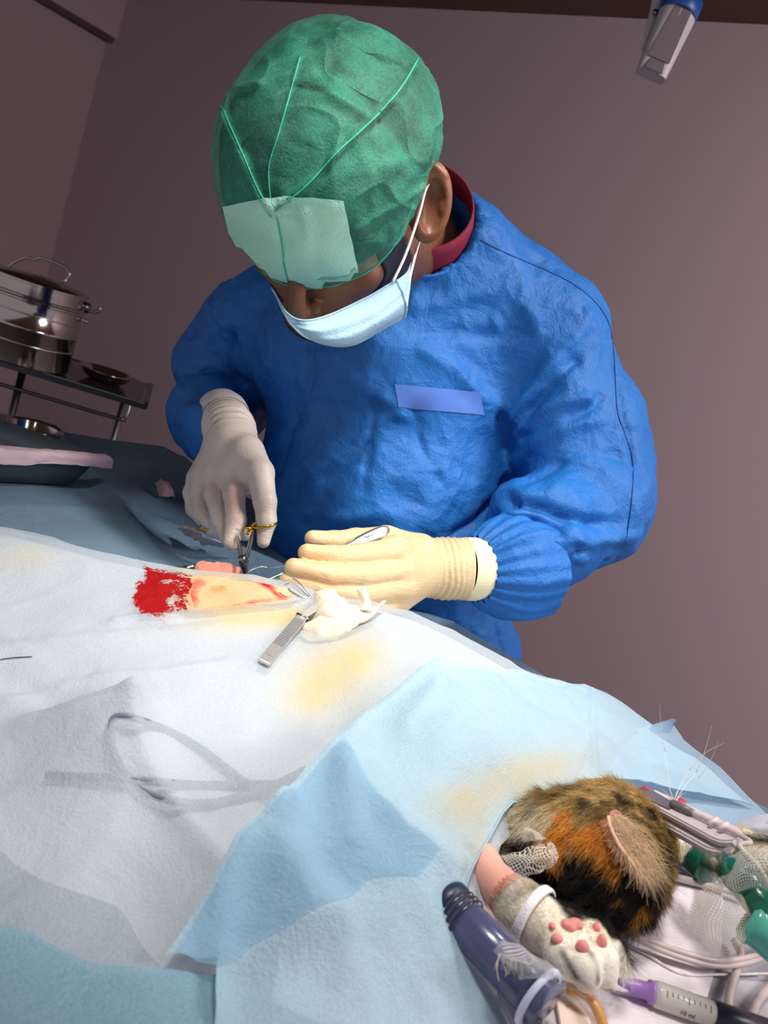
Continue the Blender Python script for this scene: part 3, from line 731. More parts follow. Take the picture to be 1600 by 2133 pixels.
link('hair', arr_mesh('hair', (CC+D*(R_-.0065)[..., None])[:, :int(NP_*.93)].reshape(-1, 3), np.array([(i*int(NP_*.93)+j, i*int(NP_*.93)+j+1, ((i+1) % NA)*int(NP_*.93)+j+1, ((i+1) % NA)*int(NP_*.93)+j) for i in range(NA) for j in range(int(NP_*.93)-1)])), M_HAIR, MAN)
mb = MB().grid(G, closeu=True); Vc = np.concatenate(mb.V); Fc = np.array(mb.F)
CT = bvh(Vc, Fc); Nc = vnormals(Vc, Fc)
if ((Nc*(Vc-CC)).sum(1)).mean() < 0: Nc = -Nc; Fc = Fc[:, ::-1]
c_lines = [([(570, 442), (540, 400), (505, 320), (470, 240), (455, 205)], .0060, .0034), ([(570, 442), (640, 385), (700, 320), (760, 265), (790, 235)], .0045, .0034), ([(790, 235), (830, 190), (862, 140), (878, 105)], .0040, .0036),
           ([(565, 430), (560, 350), (580, 280), (600, 210), (625, 120)], .0016, .0022), ([(605, 600), (590, 530), (575, 450)], .0030, .0026), ([(482, 190), (478, 130), (502, 84), (550, 68)], .0075, .0045),
           ([(450, 205), (490, 190), (540, 175)], .003, .004), ([(680, 140), (730, 170), (770, 215), (785, 240)], -.005, .009), ([(690, 200), (740, 230), (770, 245)], .005, .006), ([(800, 240), (830, 285), (850, 310)], -.005, .010),
           ([(610, 180), (670, 190), (700, 205)], -.003, .004), ([(730, 590), (780, 540), (850, 440), (885, 395)], -.002, .006), ([(740, 480), (800, 440), (880, 390)], .003, .004), ([(750, 505), (820, 460), (885, 400)], -.003, .004), ([(600, 420), (700, 370), (800, 350), (880, 300)], .0018, .008),
           ([(640, 60), (700, 75), (780, 70)], .003, .01), ([(840, 130), (880, 200), (890, 260)], -.003, .006), ([(760, 100), (800, 130), (840, 130)], -.004, .006)]
Vc = crease(Vc, Nc, CT, c_lines)
CAPO = link('surgical_cap', arr_mesh('surgical_cap', Vc, Fc), M_CAP, MAN); CT = bvh(Vc, Fc)
def on_cap(pts, off): return [q for q in (hit(CT, x, y, off) for x, y in spline([np.array(p) for p in pts], 6)) if q is not None]
for l in (c_lines[0][0], c_lines[1][0], c_lines[2][0], c_lines[4][0], c_lines[5][0]):
    q = on_cap(l, .0021 if l[0] == (605, 600) else .0004)
    if len(q) > 2: MB().tube(q, .0007, 6, flat=1).build('seam', M_CAPD, CAPO)
q = on_cap(c_lines[3][0], .0001)
if len(q) > 2: MB().tube(q, .0006, 6).build('seam', M_CAPD, CAPO)
MB().tube([CC+(G[i, -1]-CC)*1.0 for i in range(0, NA, 3)]+[G[0, -1]], .0011, 6).build('brim_edge', M_CAPD, CAPO)
# sweat pad: the white lining strip behind the brow, seen through the thin cap
pg = []
for i in np.linspace(0, 1, 26):
    row = []
    for j in np.linspace(0, 1, 14):
        x0, y0 = 462+(482-462)*j, 415+(525-415)*j
        top = np.array([466+(715-466)*i, 430-14*math.sin(i*3.14)-12*i]); bot = np.array([492+(752-492)*i, 545+40*math.sin(i*2.4)+ (565-545)*i])
        x, y = top+(bot-top)*j; h = hit(CT, x, y, .0014)
        row.append(h if h is not None else (row[-1] if row else HP(-.08, .06, .02)))
    pg.append(row)
mpd = MB().grid(np.array(pg)); mpd.build('sweat_pad', M_PADM, CAPO)
# ---------------------------------------------------------------- mask
M_MASK = cap_mat('pale_blue_mask', 1, srgb(158, 198, 224), srgb(180, 212, 232)); M_WHITE = simple('white_elastic', srgb(236, 232, 232), .7)
mk = [[(566, 600, .742), (596, 650, .712), (634, 668, .700), (690, 655, .716), (760, 622, .740), (826, 584, .768)],
      [(574, 618, .744), (600, 668, .714), (640, 690, .700), (700, 684, .712), (775, 655, .736), (838, 608, .764)],
      [(588, 640, .752), (618, 690, .728), (662, 712, .716), (720, 712, .722), (790, 678, .744), (846, 640, .772)],
      [(606, 668, .768), (640, 704, .752), (690, 722, .742), (740, 719, .746), (790, 692, .766), (842, 662, .788)]]
Gm = patch([[P(*c) for c in r] for r in mk], 10, 10)
sh_ = Gm.shape; nz = (.0007*np.sin(np.linspace(0, 1, sh_[0])*2*math.pi*4))[:, None, None]*(-VD)[None, None]
Gm = Gm+nz+(.0010*vnoise(Gm.reshape(-1, 3), 60, 3)).reshape(sh_[:2]+(1,))*VD
MASK = MB().grid(Gm).build('face_mask', M_MASK, MAN)
MB().tube([Gm[0, j]-VD*.0005 for j in range(sh_[1])], .0010, 6).build('nose_wire_hem', M_MASK, MASK)
MB().tube([Gm[i, -1]-VD*.0006 for i in range(sh_[0])], .0016, 6).build('side_hem', M_MASK, MASK)
# side tab of the mask folded out on his left
tab = [[P(826, 584, .768), P(838, 600, .770), P(846, 628, .774)], [P(848, 566, .780), P(852, 590, .782), P(848, 640, .782)], [P(856, 545, .79), P(856, 590, .79), P(846, 662, .79)]]
MB().grid(patch(tab, 6, 6)).build('side_pleat', M_MASK, MASK)
earp = hit(HDT, 925, 372) if hit(HDT, 925, 372) is not None else HP(.09, -.02, .02)
MB().tube(spline([P(818, 588, .760), P(845, 530, .760), P(872, 450, .758), P(888, 392, .760), P(906, 372, .775), P(918, 380, .80)], 8), .0014, 8).build('ear_loop', M_WHITE, MASK)
MB().tube(spline([P(846, 645, .775), P(850, 600, .782), P(862, 545, .79), P(876, 495, .80), P(884, 470, .81)], 8), .0013, 8).build('ear_loop', M_WHITE, MASK)
# ---------------------------------------------------------------- maroon shirt collar and gown
M_MAROON = simple('maroon_shirt', srgb(128, 14, 52), .75, nscale=90, bump=.3, bscale=700)
nd = nrm(P(885, 330, .86)-NB)
MB().lathe(NB, nd, [(.074, .0), (.070, .04), (.067, .070), (.065, .086), (.062, .086), (.064, .07), (.068, .02)], 60, xdir=LE).build('shirt_collar', M_MAROON, MAN)
def gown(p):
    d = smin(cap_(p, SR, SL, .085, .088), ell_(p, CH+VU*.0, (.19, .19, .15)), .07)
    d = smin(d, cap_(p, NB+nd*.015, SL+VU*.030, .085, .055), .05)
    d = smin(d, cap_(p, CH, BL, .150, .148), .06); d = smin(d, cap_(p, P(880, 840, 1.13), P(855, 1080, 1.13), .135, .138), .05); d = smin(d, cap_(p, BL, HI, .150, .135), .06); d = smin(d, cap_(p, HI, HI-ZX*.35, .14, .19), .05)
    d = smin(d, chain(p, [(SL, .078), (SL*.5+EL*.5+VR*.014, .078), (EL, .075)], .03), .045)
    d2 = chain(p, [(EL, .070), (EL*.55+WL*.45, .066), (WL+(EL-WL)*.56, .060), (WL+(EL-WL)*.50, .056)], .02)
    d = smin(d, d2, .018)
    d = smin(d, chain(p, [(SR, .080), (SR*.5+ER*.5-VR*.02, .076), (ER, .068)], .03), .03)
    d3 = chain(p, [(ER, .062), (ER*.5+WR_*.5-VR*.022, .054), (WR_+(ER-WR_)*.12-VR*.018, .040)], .02)
    d = smin(d, d3, .012)
    # neck opening
    d = smax(d, -cap_(p, NB+nd*.03, NB+nd*.30, .072, .072), .006)
    return d
GV, GF = surf(gown, *bounds([NB, SL, SR, EL, ER, WL, WR_, HI-ZX*.38], .215), .0075)
GV = GV[:]; GF = np.asarray(GF)
GV, GF = subdiv(GV, GF); GV = relax(GV, GF, 1)
GN = vnormals(GV, GF); GT = bvh(GV, GF)
n1 = vnoise(GV, 6, 1)[:, None]*.03; WP = GV+n1
W2 = GV+np.stack([vnoise(GV, 9, k) for k in (21, 22, 23)], 1)*.018; disp = .015*(facets(W2, 7, 1)-.7)+.0075*(facets(W2, 14, 2)-.7)+.004*vnoise(GV, 5, 2)
GV = GV+GN*disp[:, None]
g_lines = [([(1045, 870), (1052, 930), (1055, 1000), (1062, 1045)], -.013, .010), ([(1062, 1045), (1120, 1052), (1190, 1080), (1270, 1090)], -.013, .010), ([(1052, 1010), (1000, 1080), (950, 1110)], -.012, .012),
           ([(1060, 870), (1120, 790), (1180, 720), (1220, 660)], .008, .012), ([(1100, 880), (1150, 800), (1200, 750)], -.008, .010), ([(1075, 900), (1140, 850), (1230, 830)], .008, .010), ([(1060, 890), (1100, 905), (1180, 880), (1260, 820)], -.007, .010), ([(1080, 960), (1150, 900), (1260, 870)], .007, .014),
           ([(1090, 1000), (1180, 960), (1290, 950)], -.006, .012), ([(1285, 760), (1300, 860), (1320, 960), (1300, 1080)], -.004, .006), ([(1010, 1080), (1120, 1090), (1200, 1150), (1280, 1210)], -.010, .012), ([(1040, 1130), (1110, 1190), (1150, 1260)], -.006, .010), ([(1000, 1190), (1080, 1240), (1120, 1280)], -.008, .010),
           ([(1130, 1110), (1220, 1130), (1320, 1110)], .009, .014), ([(1160, 1100), (1250, 1170), (1300, 1160)], -.008, .012), ([(1060, 1070), (1130, 1110), (1220, 1170), (1240, 1220)], .008, .010),
           ([(480, 560), (490, 700), (495, 800), (500, 860)], -.016, .012), ([(400, 700), (440, 690), (480, 660)], -.006, .008), ([(390, 800), (430, 790), (480, 800)], -.008, .010), ([(380, 850), (420, 860), (480, 850)], .008, .010), ([(375, 780), (420, 760), (470, 770)], .007, .010), ([(400, 620), (440, 640), (450, 700)], .006, .010),
           ([(650, 720), (640, 800), (600, 900), (590, 980)], -.006, .010), ([(560, 760), (600, 740), (690, 740)], .005, .012), ([(700, 760), (800, 830), (850, 870)], .004, .012), ([(880, 730), (960, 780), (1010, 830)], .006, .014), ([(850, 700), (930, 690), (1040, 700), (1120, 680)], -.005, .012), ([(870, 640), (960, 620), (1080, 590)], .006, .016), ([(780, 830), (770, 930), (760, 1020)], -.006, .008),
           ([(860, 850), (880, 940), (910, 1000)], -.005, .008), ([(620, 1000), (700, 980), (760, 930)], -.006, .010), ([(600, 1060), (700, 1080), (800, 1070), (900, 1100)], .006, .012), ([(640, 1110), (760, 1110), (860, 1090)], -.005, .01), ([(690, 860), (750, 880), (830, 870)], .004, .01),
           ([(500, 880), (560, 980), (600, 1080)], .004, .012), ([(980, 1330), (985, 1390)], -.008, .008), ([(1040, 1310), (1060, 1400)], -.008, .01), ([(930, 1310), (940, 1350)], .008, .01)]
GV = crease(GV, GN, GT, [(a_, b_, c_*.72) for a_, b_, c_ in g_lines])
GOWN = link('surgical_gown', arr_mesh('surgical_gown', GV, GF), M_GOWN, MAN); GT = bvh(GV, GF)
MB().lathe(NB, nd, [(.088, -.02), (.084, .02), (.079, .052), (.077, .056), (.075, .052), (.080, .0)], 64, xdir=LE).build('gown_collar', M_GOWN, GOWN)
def on_gown(pts, off, n=6): return [q for q in (hit(GT, x, y, off) for x, y in spline([np.array(p) for p in pts], n)) if q is not None]
M_SEAM = simple('gown_seam', srgb(10, 62, 140), .6)
for l in ([(1000, 500), (1060, 530), (1130, 560), (1190, 590), (1240, 630), (1270, 680), (1280, 760), (1285, 850), (1300, 900)], [(1300, 900), (1318, 960), (1316, 1040), (1305, 1120)], [(1040, 1150), (1100, 1155), (1180, 1152), (1240, 1140)]):
    q = on_gown(l, .0004)
    if len(q) > 3: MB().tube(q, .0007, 5).build('stitched_seam', M_SEAM, GOWN)
# adhesive tape strip on the chest
tg = [[hit(GT, 822+(1000-822)*i/10+(8*j/4), 800+j*12+i*1.6+(0), .0012) for i in range(11)] for j in range(5)]
if all(x is not None for r in tg for x in r): MB().grid(np.array(tg)).build('tape_patch', simple('tape_blue', srgb(92, 134, 222), .5), GOWN)
# ---------------------------------------------------------------- gloves
def glove_mat(name, c1, c2):
    t = NT(name); co = t.coords(); at = t.attr('stain'); sp = t.n('SeparateColor', {0: at[0]}).outputs
    col = t.mix(t.noise(30, 4, .6, co, .5), c1, c2); n2 = t.noise(180, 5, .7, co)
    col = t.mix(t.math('MULTIPLY', sp[1], n2), col, srgb(214, 140, 70)); col = t.mix(t.math('MULTIPLY', sp[0], n2), col, srgb(190, 40, 30))
    mp = t.n('Mapping', {'Vector': co, 'Scale': (70, 70, 240)}).outputs[0]
    b = t.bump(t.noise(1., 4, .6, mp, .7), .0022, .40); b = t.bump(t.noise(420, 3, .6, co), .0004, .3, b)
    return t.surface(t.pbr(col, .42, 0, b, Subsurface_Weight=.12, Subsurface_Radius=(.006, .005, .003), Subsurface_Scale=.5))
M_GLOVE = glove_mat('latex_glove', srgb(208, 180, 136), srgb(226, 202, 160)); M_GLOVE2 = glove_mat('latex_glove_right', srgb(222, 206, 196), srgb(230, 218, 206))
M_KNIT = simple('knit_cuff', srgb(238, 228, 190), .8, bump=.6, bscale=500)
def fing(*pts): return [(P(x, y, z), r) for x, y, z, r in pts]
LF = [fing((822, 1150, .800, .0145), (752, 1157, .765, .0118), (690, 1161, .742, .0110), (640, 1152, .730, .0088)),
      fing((838, 1188, .800, .0142), (752, 1200, .752, .0116), (680, 1199, .728, .0108), (612, 1182, .720, .0088)),
      fing((836, 1220, .800, .0142), (752, 1237, .752, .0114), (670, 1232, .726, .0104), (600, 1209, .722, .0086)),
      fing((826, 1248, .806, .0130), (768, 1268, .768, .0110), (705, 1262, .745, .0098), (655, 1246, .742, .0080)),
      fing((875, 1150, .840, .0180), (805, 1126, .835, .0155), (740, 1126, .815, .0125), (695, 1128, .795, .0106), (652, 1122, .780, .0085))]
def lhand(p, infl=0.):
    d = None
    for f in LF:
        c = chain(p, f, .004); d = c if d is None else smin(d, c, .0010)
    wr = P(888, 1182, .856)
    for q, r in ((LF[0][0][0], .0175), (LF[1][0][0], .018), (LF[2][0][0], .018), (LF[3][0][0], .016), (LF[4][0][0], .019)): d = smin(d, cap_(p, wr, q, .026, r), .006)
    cuff = chain(p, [(P(884, 1182, .856), .029), (P(920, 1184, .864), .0315), (P(978, 1185, .876), .0355)], .01)
    d = smin(d, cuff, .008)
    ax = nrm(P(978, 1185, .876)-P(880, 1182, .866)); d = smax(d, (p-P(974, 1185, .874))@ax, .002)
    s = (p-wr)@ax; ring = .0011*np.sin(s*900+3*vnoise(p, 40, 2))*np.clip((s-.0)/.02, 0, 1)*np.clip((.05-s)/.02, 0, 1)
    return d+ring*0+ring
V, F = surf(lhand, *bounds([P(560, 1180, .8), P(590, 1190, .71), P(1000, 1185, .88), P(760, 1100, .85), P(760, 1290, .82), P(760, 1290, .74)], .03), .0016)
GL = link('glove', arr_mesh('glove', V, F), M_GLOVE, MAN, label='yellowish latex glove holding the forceps')
px, py, _ = PROJ(V)
set_col(GL.data, 'stain', np.stack([.5*gauss(px, py, 680, 1243, 60, 16, .2)+.35*gauss(px, py, 615, 1225, 16, 14), .9*gauss(px, py, 665, 1155, 40, 14)+.8*gauss(px, py, 690, 1215, 60, 16)+.6*gauss(px, py, 640, 1195, 30, 16), px*0], 1))
MB().lathe(P(972, 1185, .875), P(1010, 1186, .885)-P(972, 1185, .875), [(.0335, -.006), (.0350, .002), (.0352, .010), (.0330, .019), (.030, .019)], 96).build('knit_cuff', M_KNIT, GOWN)
# gathered sleeve end
sb = P(996, 1186, .885); sa = nrm(P(1100, 1180, .92)-sb); xd = nrm(VU-sa*(VU@sa)); yd = np.cross(sa, xd); rows = []
for k in range(120):
    q = 2*math.pi*k/120; row = []
    for i, (rr, hh) in enumerate(((.0345, -.002), (.039, .003), (.047, .013), (.055, .028), (.0605, .048), (.057, .085))):
        ru = rr*(1+.10*math.sin(q*21+.5*i)*math.exp(-i*.38)+.03*math.sin(q*7+2))
        row.append(sb+sa*hh+ru*(math.cos(q)*xd*1.02+math.sin(q)*yd))
    rows.append(spline(row, 4))
MB().grid(np.array(rows), closeu=True).build('gathered_sleeve_end', M_GOWN, GOWN)
RF = [fing((478, 985, .905, .0130), (488, 1030, .880, .0118), (492, 1085, .862, .0110), (482, 1130, .852, .0086)),
      fing((450, 985, .912, .0130), (447, 1030, .900, .0116), (460, 1082, .888, .0106), (474, 1120, .880, .0088)),
      fing((428, 990, .922, .0125), (415, 1025, .925, .0112), (420, 1068, .915, .0102), (446, 1100, .902, .0092), (480, 1108, .895, .0088), (512, 1112, .890, .0080)),
      fing((415, 998, .935, .0118), (400, 1026, .940, .0104), (404, 1060, .935, .0094), (428, 1088, .925, .0085)),
      fing((515, 940, .905, .0180), (541, 985, .882, .0160), (552, 1045, .862, .0125), (555, 1085, .858, .0108), (549, 1128, .856, .0072))]
def rhand(p):
    d = None
    for f in RF:
        c = chain(p, f, .004); d = c if d is None else smin(d, c, .0012)
    wr = P(482, 915, .930)
    for f, r in zip(RF, (.018, .018, .017, .015, .018)): d = smin(d, cap_(p, wr, f[0][0], .025, r), .006)
    d = smin(d, chain(p, [(P(484, 925, .925), .028), (P(478, 895, .945), .0285), (P(466, 868, .975), .031)], .01), .008)
    d = smin(d, ell_(p, P(508, 975, .900), (.022, .018, .030), [VR, VD, VU]), .012)
    ax = nrm(P(464, 862, .98)-P(482, 915, .93)); d = smax(d, (p-P(464, 868, .975))@ax, .002)
    s = (p-wr)@ax
    return d+.0012*np.sin(s*620+3*vnoise(p, 40, 2))*np.clip((s+.01)/.02, 0, 1)*np.clip((.05-s)/.02, 0, 1)
V, F = surf(rhand, *bounds([P(380, 1000, .93), P(600, 1140, .85), P(440, 850, .98), P(520, 850, .98), P(480, 1150, .85)], .03), .0016)
GR = link('glove', arr_mesh('glove', V, F), M_GLOVE2, MAN, label='shaded white latex glove gripping the needle holder')
px, py, _ = PROJ(V)
set_col(GR.data, 'stain', np.stack([.55*gauss(px, py, 488, 1045, 12, 22)+.4*gauss(px, py, 445, 1020, 10, 28)+.4*gauss(px, py, 480, 1022, 14, 4), .35*gauss(px, py, 490, 1060, 14, 40), px*0], 1))
ax = nrm(P(455, 845, 1.0)-P(468, 872, .972))
MB().lathe(P(466, 870, .973), ax, [(.0315, -.008), (.0325, .0), (.0325, .010), (.030, .02)], 80).build('knit_cuff', simple('knit_cuff_white', srgb(226, 216, 216), .8, bump=.4, bscale=500), GOWN)
# ================================================================ the cat
def Z(px, py, z): return PZ(px, py, z)
ck = Z(1258, 1768, .944); nose = Z(1416, 1742, .934); hx = nrm(nose-ck)           # long axis of the head
hy = nrm(np.cross(ZX, hx)); hz = np.cross(hx, hy); CF = [hx, hy, hz]
sho = Z(1060, 1720, .926)
LEG = [(Z(930, 1740, .924), .0120), (Z(1000, 1800, .9315), .0120), (Z(1045, 1850, .934), .0108), (Z(1085, 1890, .934), .0145), (Z(1130, 1925, .935), .0150)]
pc = Z(1178, 1945, .9355); 
TOES = [[(Z(1145, 1930, .936), .0105), (Z(1172, 1990, .935), .0096), (Z(1186, 2012, .932), .0080)], [(Z(1190, 1950, .938), .0110), (Z(1212, 2010, .936), .0100), (Z(1222, 2034, .932), .0082)],
        [(Z(1225, 1950, .938), .0110), (Z(1250, 2000, .937), .0100), (Z(1258, 2026, .933), .0080)], [(Z(1235, 1925, .936), .0100), (Z(1268, 1985, .934), .0092), (Z(1276, 2005, .931), .0075)]]
fl0 = nrm(TOES[1][1][0]-pc)
def cat_f(p):
    d = ell_(p, ck+hx*.002, (.051, .0375, .036), CF)
    d = smin(d, ell_(p, ck-hx*.020-hy*.020-hz*.006, (.038, .030, .032), CF), .02)           # cheek and jowl
    d = smin(d, ell_(p, ck+hx*.018+hy*.012+hz*.004, (.036, .028, .030), CF), .02)            # forehead
    d = smin(d, cap_(p, ck+hx*.022, nose, .024, .0125), .016)                              # muzzle
    d = smin(d, cap_(p, ck+hx*.02+hy*.019+hz*.018, nose+hy*.003+hz*.004, .010, .006), .012)      # bridge of the nose
    d = smax(d, -ell_(p, Z(1398, 1690, .955), (.009, .006, .007), CF), .006)                # closed eye hollow
    d = smin(d, cap_(p, ck-hx*.02-hz*.004, sho, .033, .024), .02); d = smin(d, cap_(p, sho, Z(760, 1560, .924), .024, .022), .02); d = smin(d, cap_(p, Z(760, 1560, .924), Z(560, 1330, .926), .022, .022), .02)
    l = chain(p, LEG, .006); l = smin(l, cap_(p, LEG[0][0], sho-ZX*.006, .014, .020), .01)
    l = smin(l, ell_(p, pc-fl0*.006, (.019, .019, .012), [VR, VD, VU]), .008)
    for tq_ in TOES: l = smin(l, chain(p, tq_, .003), .0009)
    l = smin(l, ell_(p, Z(1112, 1880, .942), (.006, .006, .006)), .005)                      # dewclaw pad hump
    return smin(d, l, .006)
cV, cF = surf(cat_f, *bounds([ck, nose, sho, Z(560, 1330, .93), Z(930, 1730, .93), pc, Z(1280, 2050, .93)], .055), .0018)
CT_ = bvh(cV, cF); cN = vnormals(cV, cF)
# fur colours as patches fixed on the body
TAB, TAN, ORA, BLK, CRM, WHT, GRY, PNK, BRN = [np.array(srgb(*c)[:3]) for c in ((150, 124, 76), (196, 168, 112), (226, 156, 62), (12, 9, 8), (240, 226, 200), (250, 242, 228), (190, 178, 150), (232, 176, 160), (66, 48, 34))]
BLOB = [(1250, 1660, TAN, 22), (1310, 1650, TAN, 25), (1350, 1665, TAB, 25), (1390, 1690, TAN, 18), (1400, 1720, TAN, 16), (1345, 1700, TAB, 22), (1220, 1690, TAB, 20), (1180, 1668, TAN, 20), (1228, 1672, BRN, 12), (1290, 1690, TAB, 22),
        (1380, 1705, BRN, 12), (1388, 1672, BRN, 9), (1330, 1675, BRN, 9), (1350, 1685, BRN, 8), (1362, 1700, BRN, 8), (1300, 1668, BRN, 8), (1270, 1672, BRN, 8), (1340, 1735, BRN, 9), (1360, 1750, BRN, 9), (1385, 1765, BRN, 10), (1396, 1730, BRN, 7), (1375, 1745, TAB, 20), (1400, 1780, TAB, 20), (1375, 1790, BRN, 16), (1395, 1810, BRN, 14), (1405, 1745, TAN, 14), (1425, 1745, WHT, 14), (1422, 1765, CRM, 10), (1380, 1830, TAB, 14), (1390, 1855, ORA, 14), (1360, 1880, BRN, 16), (1340, 1900, ORA, 10), (1405, 1850, ORA, 12),
        (1190, 1720, ORA, 26), (1230, 1740, ORA, 24), (1255, 1775, ORA, 16), (1290, 1810, ORA, 16), (1270, 1800, ORA, 12), (1170, 1760, ORA, 20), (1152, 1800, ORA, 12), (1215, 1705, TAN, 16), (1200, 1750, TAN, 10), (1205, 1790, BLK, 14),
        (1215, 1800, BLK, 22), (1240, 1830, BLK, 38), (1290, 1850, BLK, 34), (1180, 1820, BLK, 20), (1320, 1860, BLK, 18), (1210, 1860, BLK, 30), (1180, 1880, BLK, 25), (1240, 1895, BLK, 25), (1150, 1850, BLK, 16), (1120, 1830, BLK, 14), (1285, 1905, BLK, 16), (1300, 1870, ORA, 8), (1270, 1875, BRN, 14), (1320, 1880, BLK, 16), (1330, 1920, TAB, 12),
        (1130, 1700, CRM, 22), (1090, 1710, CRM, 22), (1150, 1655, TAB, 26), (1200, 1635, TAN, 20), (1100, 1680, GRY, 20), (1060, 1730, GRY, 16), (1040, 1760, GRY, 14), (1110, 1740, BLK, 16), (1090, 1770, BLK, 12), (1130, 1760, ORA, 12), (1140, 1690, TAN, 14), (1040, 1720, BRN, 8), (1000, 1700, CRM, 30),
        (1100, 1875, WHT, 30), (1060, 1875, WHT, 20), (1130, 1930, WHT, 26), (1180, 1990, WHT, 28), (1230, 2020, WHT, 24), (1260, 1980, WHT, 24), (1100, 1845, CRM, 12), (1145, 1900, CRM, 12), (1160, 1950, CRM, 12), (1210, 2040, GRY, 12), (1245, 1945, CRM, 14), (1020, 1810, PNK, 26), (1000, 1780, PNK, 26), (985, 1850, PNK, 14), (960, 1760, PNK, 30), (1040, 1840, PNK, 10)]
bp = []; bc = []; bs = []
for x, y, c, r_ in BLOB:
    h = hit(CT_, x, y)
    if h is None: h = Z(x, y, .93)
    bp.append(h); bc.append(c); bs.append(r_*.00031)
bp = np.array(bp); bc = np.array(bc); bs = np.array(bs)
def fur_col(p, sharp=1.):
    q = p+np.stack([vnoise(p, 160, k) for k in (1, 2, 3)], 1)*.0035+np.stack([vnoise(p, 500, k) for k in (4, 5, 6)], 1)*.0012
    out = np.empty((len(p), 3))
    for i in range(0, len(p), 20000):
        d = np.linalg.norm(q[i:i+20000, None]-bp[None], axis=2)/bs; wg = np.exp(-np.minimum(d, 40)**1.3*1.6*sharp)+1e-30; wg = wg**1.6
        wg /= wg.sum(1)[:, None]; out[i:i+20000] = wg@bc
    return out
def catmat():
    t = NT('cat_coat'); at = t.attr('fur'); co = t.coords()
    b = t.bump(t.noise(700, 4, .7, co), .0009, .6)
    return t.surface(t.pbr(at[0], .75, 0, b, Specular_IOR_Level=.2, Subsurface_Weight=.1, Subsurface_Radius=(.006, .003, .002), Subsurface_Scale=.4))
M_CAT = catmat()
base = fur_col(cV)
# leg axis position decides where the skin is shaved
la = np.array([p for p, _ in LEG]); seg = seg_dist(cV, la[:3]); shaved = (seg < .0165) & (seg_dist(cV, la[3:]) > .013)
base[shaved] = PNK*np.array([1, .92, .9])
bl_ = np.exp(-(seg_dist(cV, [Z(985, 1800, .944), Z(1005, 1850, .942), Z(1045, 1880, .938)])/.0042)**2)[:, None]*shaved[:, None]*(.6+.4*vnoise(cV, 500, 3)[:, None]); base = base*(1-bl_*.9)+np.array(srgb(196, 40, 56)[:3])*bl_*.9
# shade in the clefts between the toes, painted into the fur colour
for a_, b_ in (((1172, 1985), (1200, 2035)), ((1230, 1985), (1246, 2045))):
    pa, pb = hit(CT_, *a_), hit(CT_, *b_)
    if pa is not None and pb is not None:
        k_ = np.exp(-(seg_dist(cV, [pa, pb])/.0022)**2)[:, None]; base = base*(1-.85*k_)+BRN*.5*.85*k_
CAT = link('cat', arr_mesh('cat', cV, cF), M_CAT, None, 'anaesthetised calico cat lying on its side, head and white paw out of the drape', 'cat')
set_col(CAT.data, 'fur', base)
# ear, with its hollow facing the viewer
def EP(px, py, z):
    h = hit(CT_, px, py); return h+nrm(CAM-h)*(.0008+(z-.970)*.75)+ZX*max(0, z-.976)*.5
ear = [[EP(1262, 1712, .984), EP(1272, 1700, .985), EP(1285, 1698, .982), EP(1300, 1705, .976)],
       [EP(1266, 1738, .986), EP(1285, 1728, .977), EP(1312, 1722, .975), EP(1335, 1728, .972)],
       [EP(1284, 1774, .985), EP(1305, 1765, .975), EP(1335, 1758, .972), EP(1358, 1762, .968)],
       [EP(1316, 1808, .981), EP(1334, 1800, .972), EP(1352, 1796, .968), EP(1368, 1798, .964)],
       [EP(1354, 1842, .972), EP(1357, 1838, .970), EP(1361, 1834, .968), EP(1366, 1830, .964)]]
Ge = patch(ear, 8, 8)
tE = NT('ear_skin'); M_EAR = tE.surface(tE.transl(tE.pbr(tE.mix(tE.noise(120, 3), srgb(216, 156, 136), srgb(176, 110, 96)), .6), srgb(230, 130, 100), .25))
eo = MB().grid(Ge).build('ear', M_EAR, CAT)
so = eo.modifiers.new('thick', 'SOLIDIFY'); so.thickness = .0014; so.offset = -1
back = MB().grid(np.array([[Ge[i, 0]*(1-t_)+(hit(CT_, PROJ(Ge[i, 0])[0]-22, PROJ(Ge[i, 0])[1]+12))*t_+ZX*0 for t_ in np.linspace(0, 1, 6)] for i in range(Ge.shape[0])])).build('ear_back', simple('orange_ear_fur', srgb(206, 132, 62), .8, bump=.6, bscale=900), CAT)
MB().tube([Ge[i, 0] for i in range(Ge.shape[0])], [.0011]*Ge.shape[0], 8).build('ear_rim', simple('ear_rim_skin', srgb(232, 186, 160), .6), CAT)
# the far ear tip showing under the drape
MB().grid(patch([[Z(1232, 1632, .975), Z(1240, 1630, .976), Z(1250, 1634, .972)], [Z(1238, 1650, .974), Z(1262, 1642, .977), Z(1290, 1655, .970)], [Z(1245, 1668, .968), Z(1275, 1660, .970), Z(1310, 1668, .962)]], 5, 5)).build('ear', M_EAR, CAT)
# paw pads
M_PADP = simple('paw_pad_skin', srgb(226, 142, 136), .55, Subsurface_Weight=.3, Subsurface_Radius=(.005, .002, .001), Subsurface_Scale=.4, nscale=400, bump=.3, bscale=1500)
def padf(px, py, rx, ry, off=.0015, name='paw_pad', lobes=None):
    h = hit(CT_, px, py)
    if h is None: return
    def f(p):
        d = None
        for (x, y, a, b) in (lobes or [(px, py, rx, ry)]):
            c = hit(CT_, x, y); c = h if c is None else c
            n_ = nrm(CAM-c); e = ell_(p, c+n_*.0002, (a, b, .0030), [VR, VU, -VD]); d = e if d is None else smin(d, e, .002)
        return d
    V, F = surf(f, h-.018, h+.018, .0007); link(name, arr_mesh(name, V, F), M_PADP, CAT)
padf(1160, 1957, .0036, .0032); padf(1213, 1974, .0040, .0042); padf(1254, 1964, .0030, .0050); padf(1243, 1932, .0024, .0026)
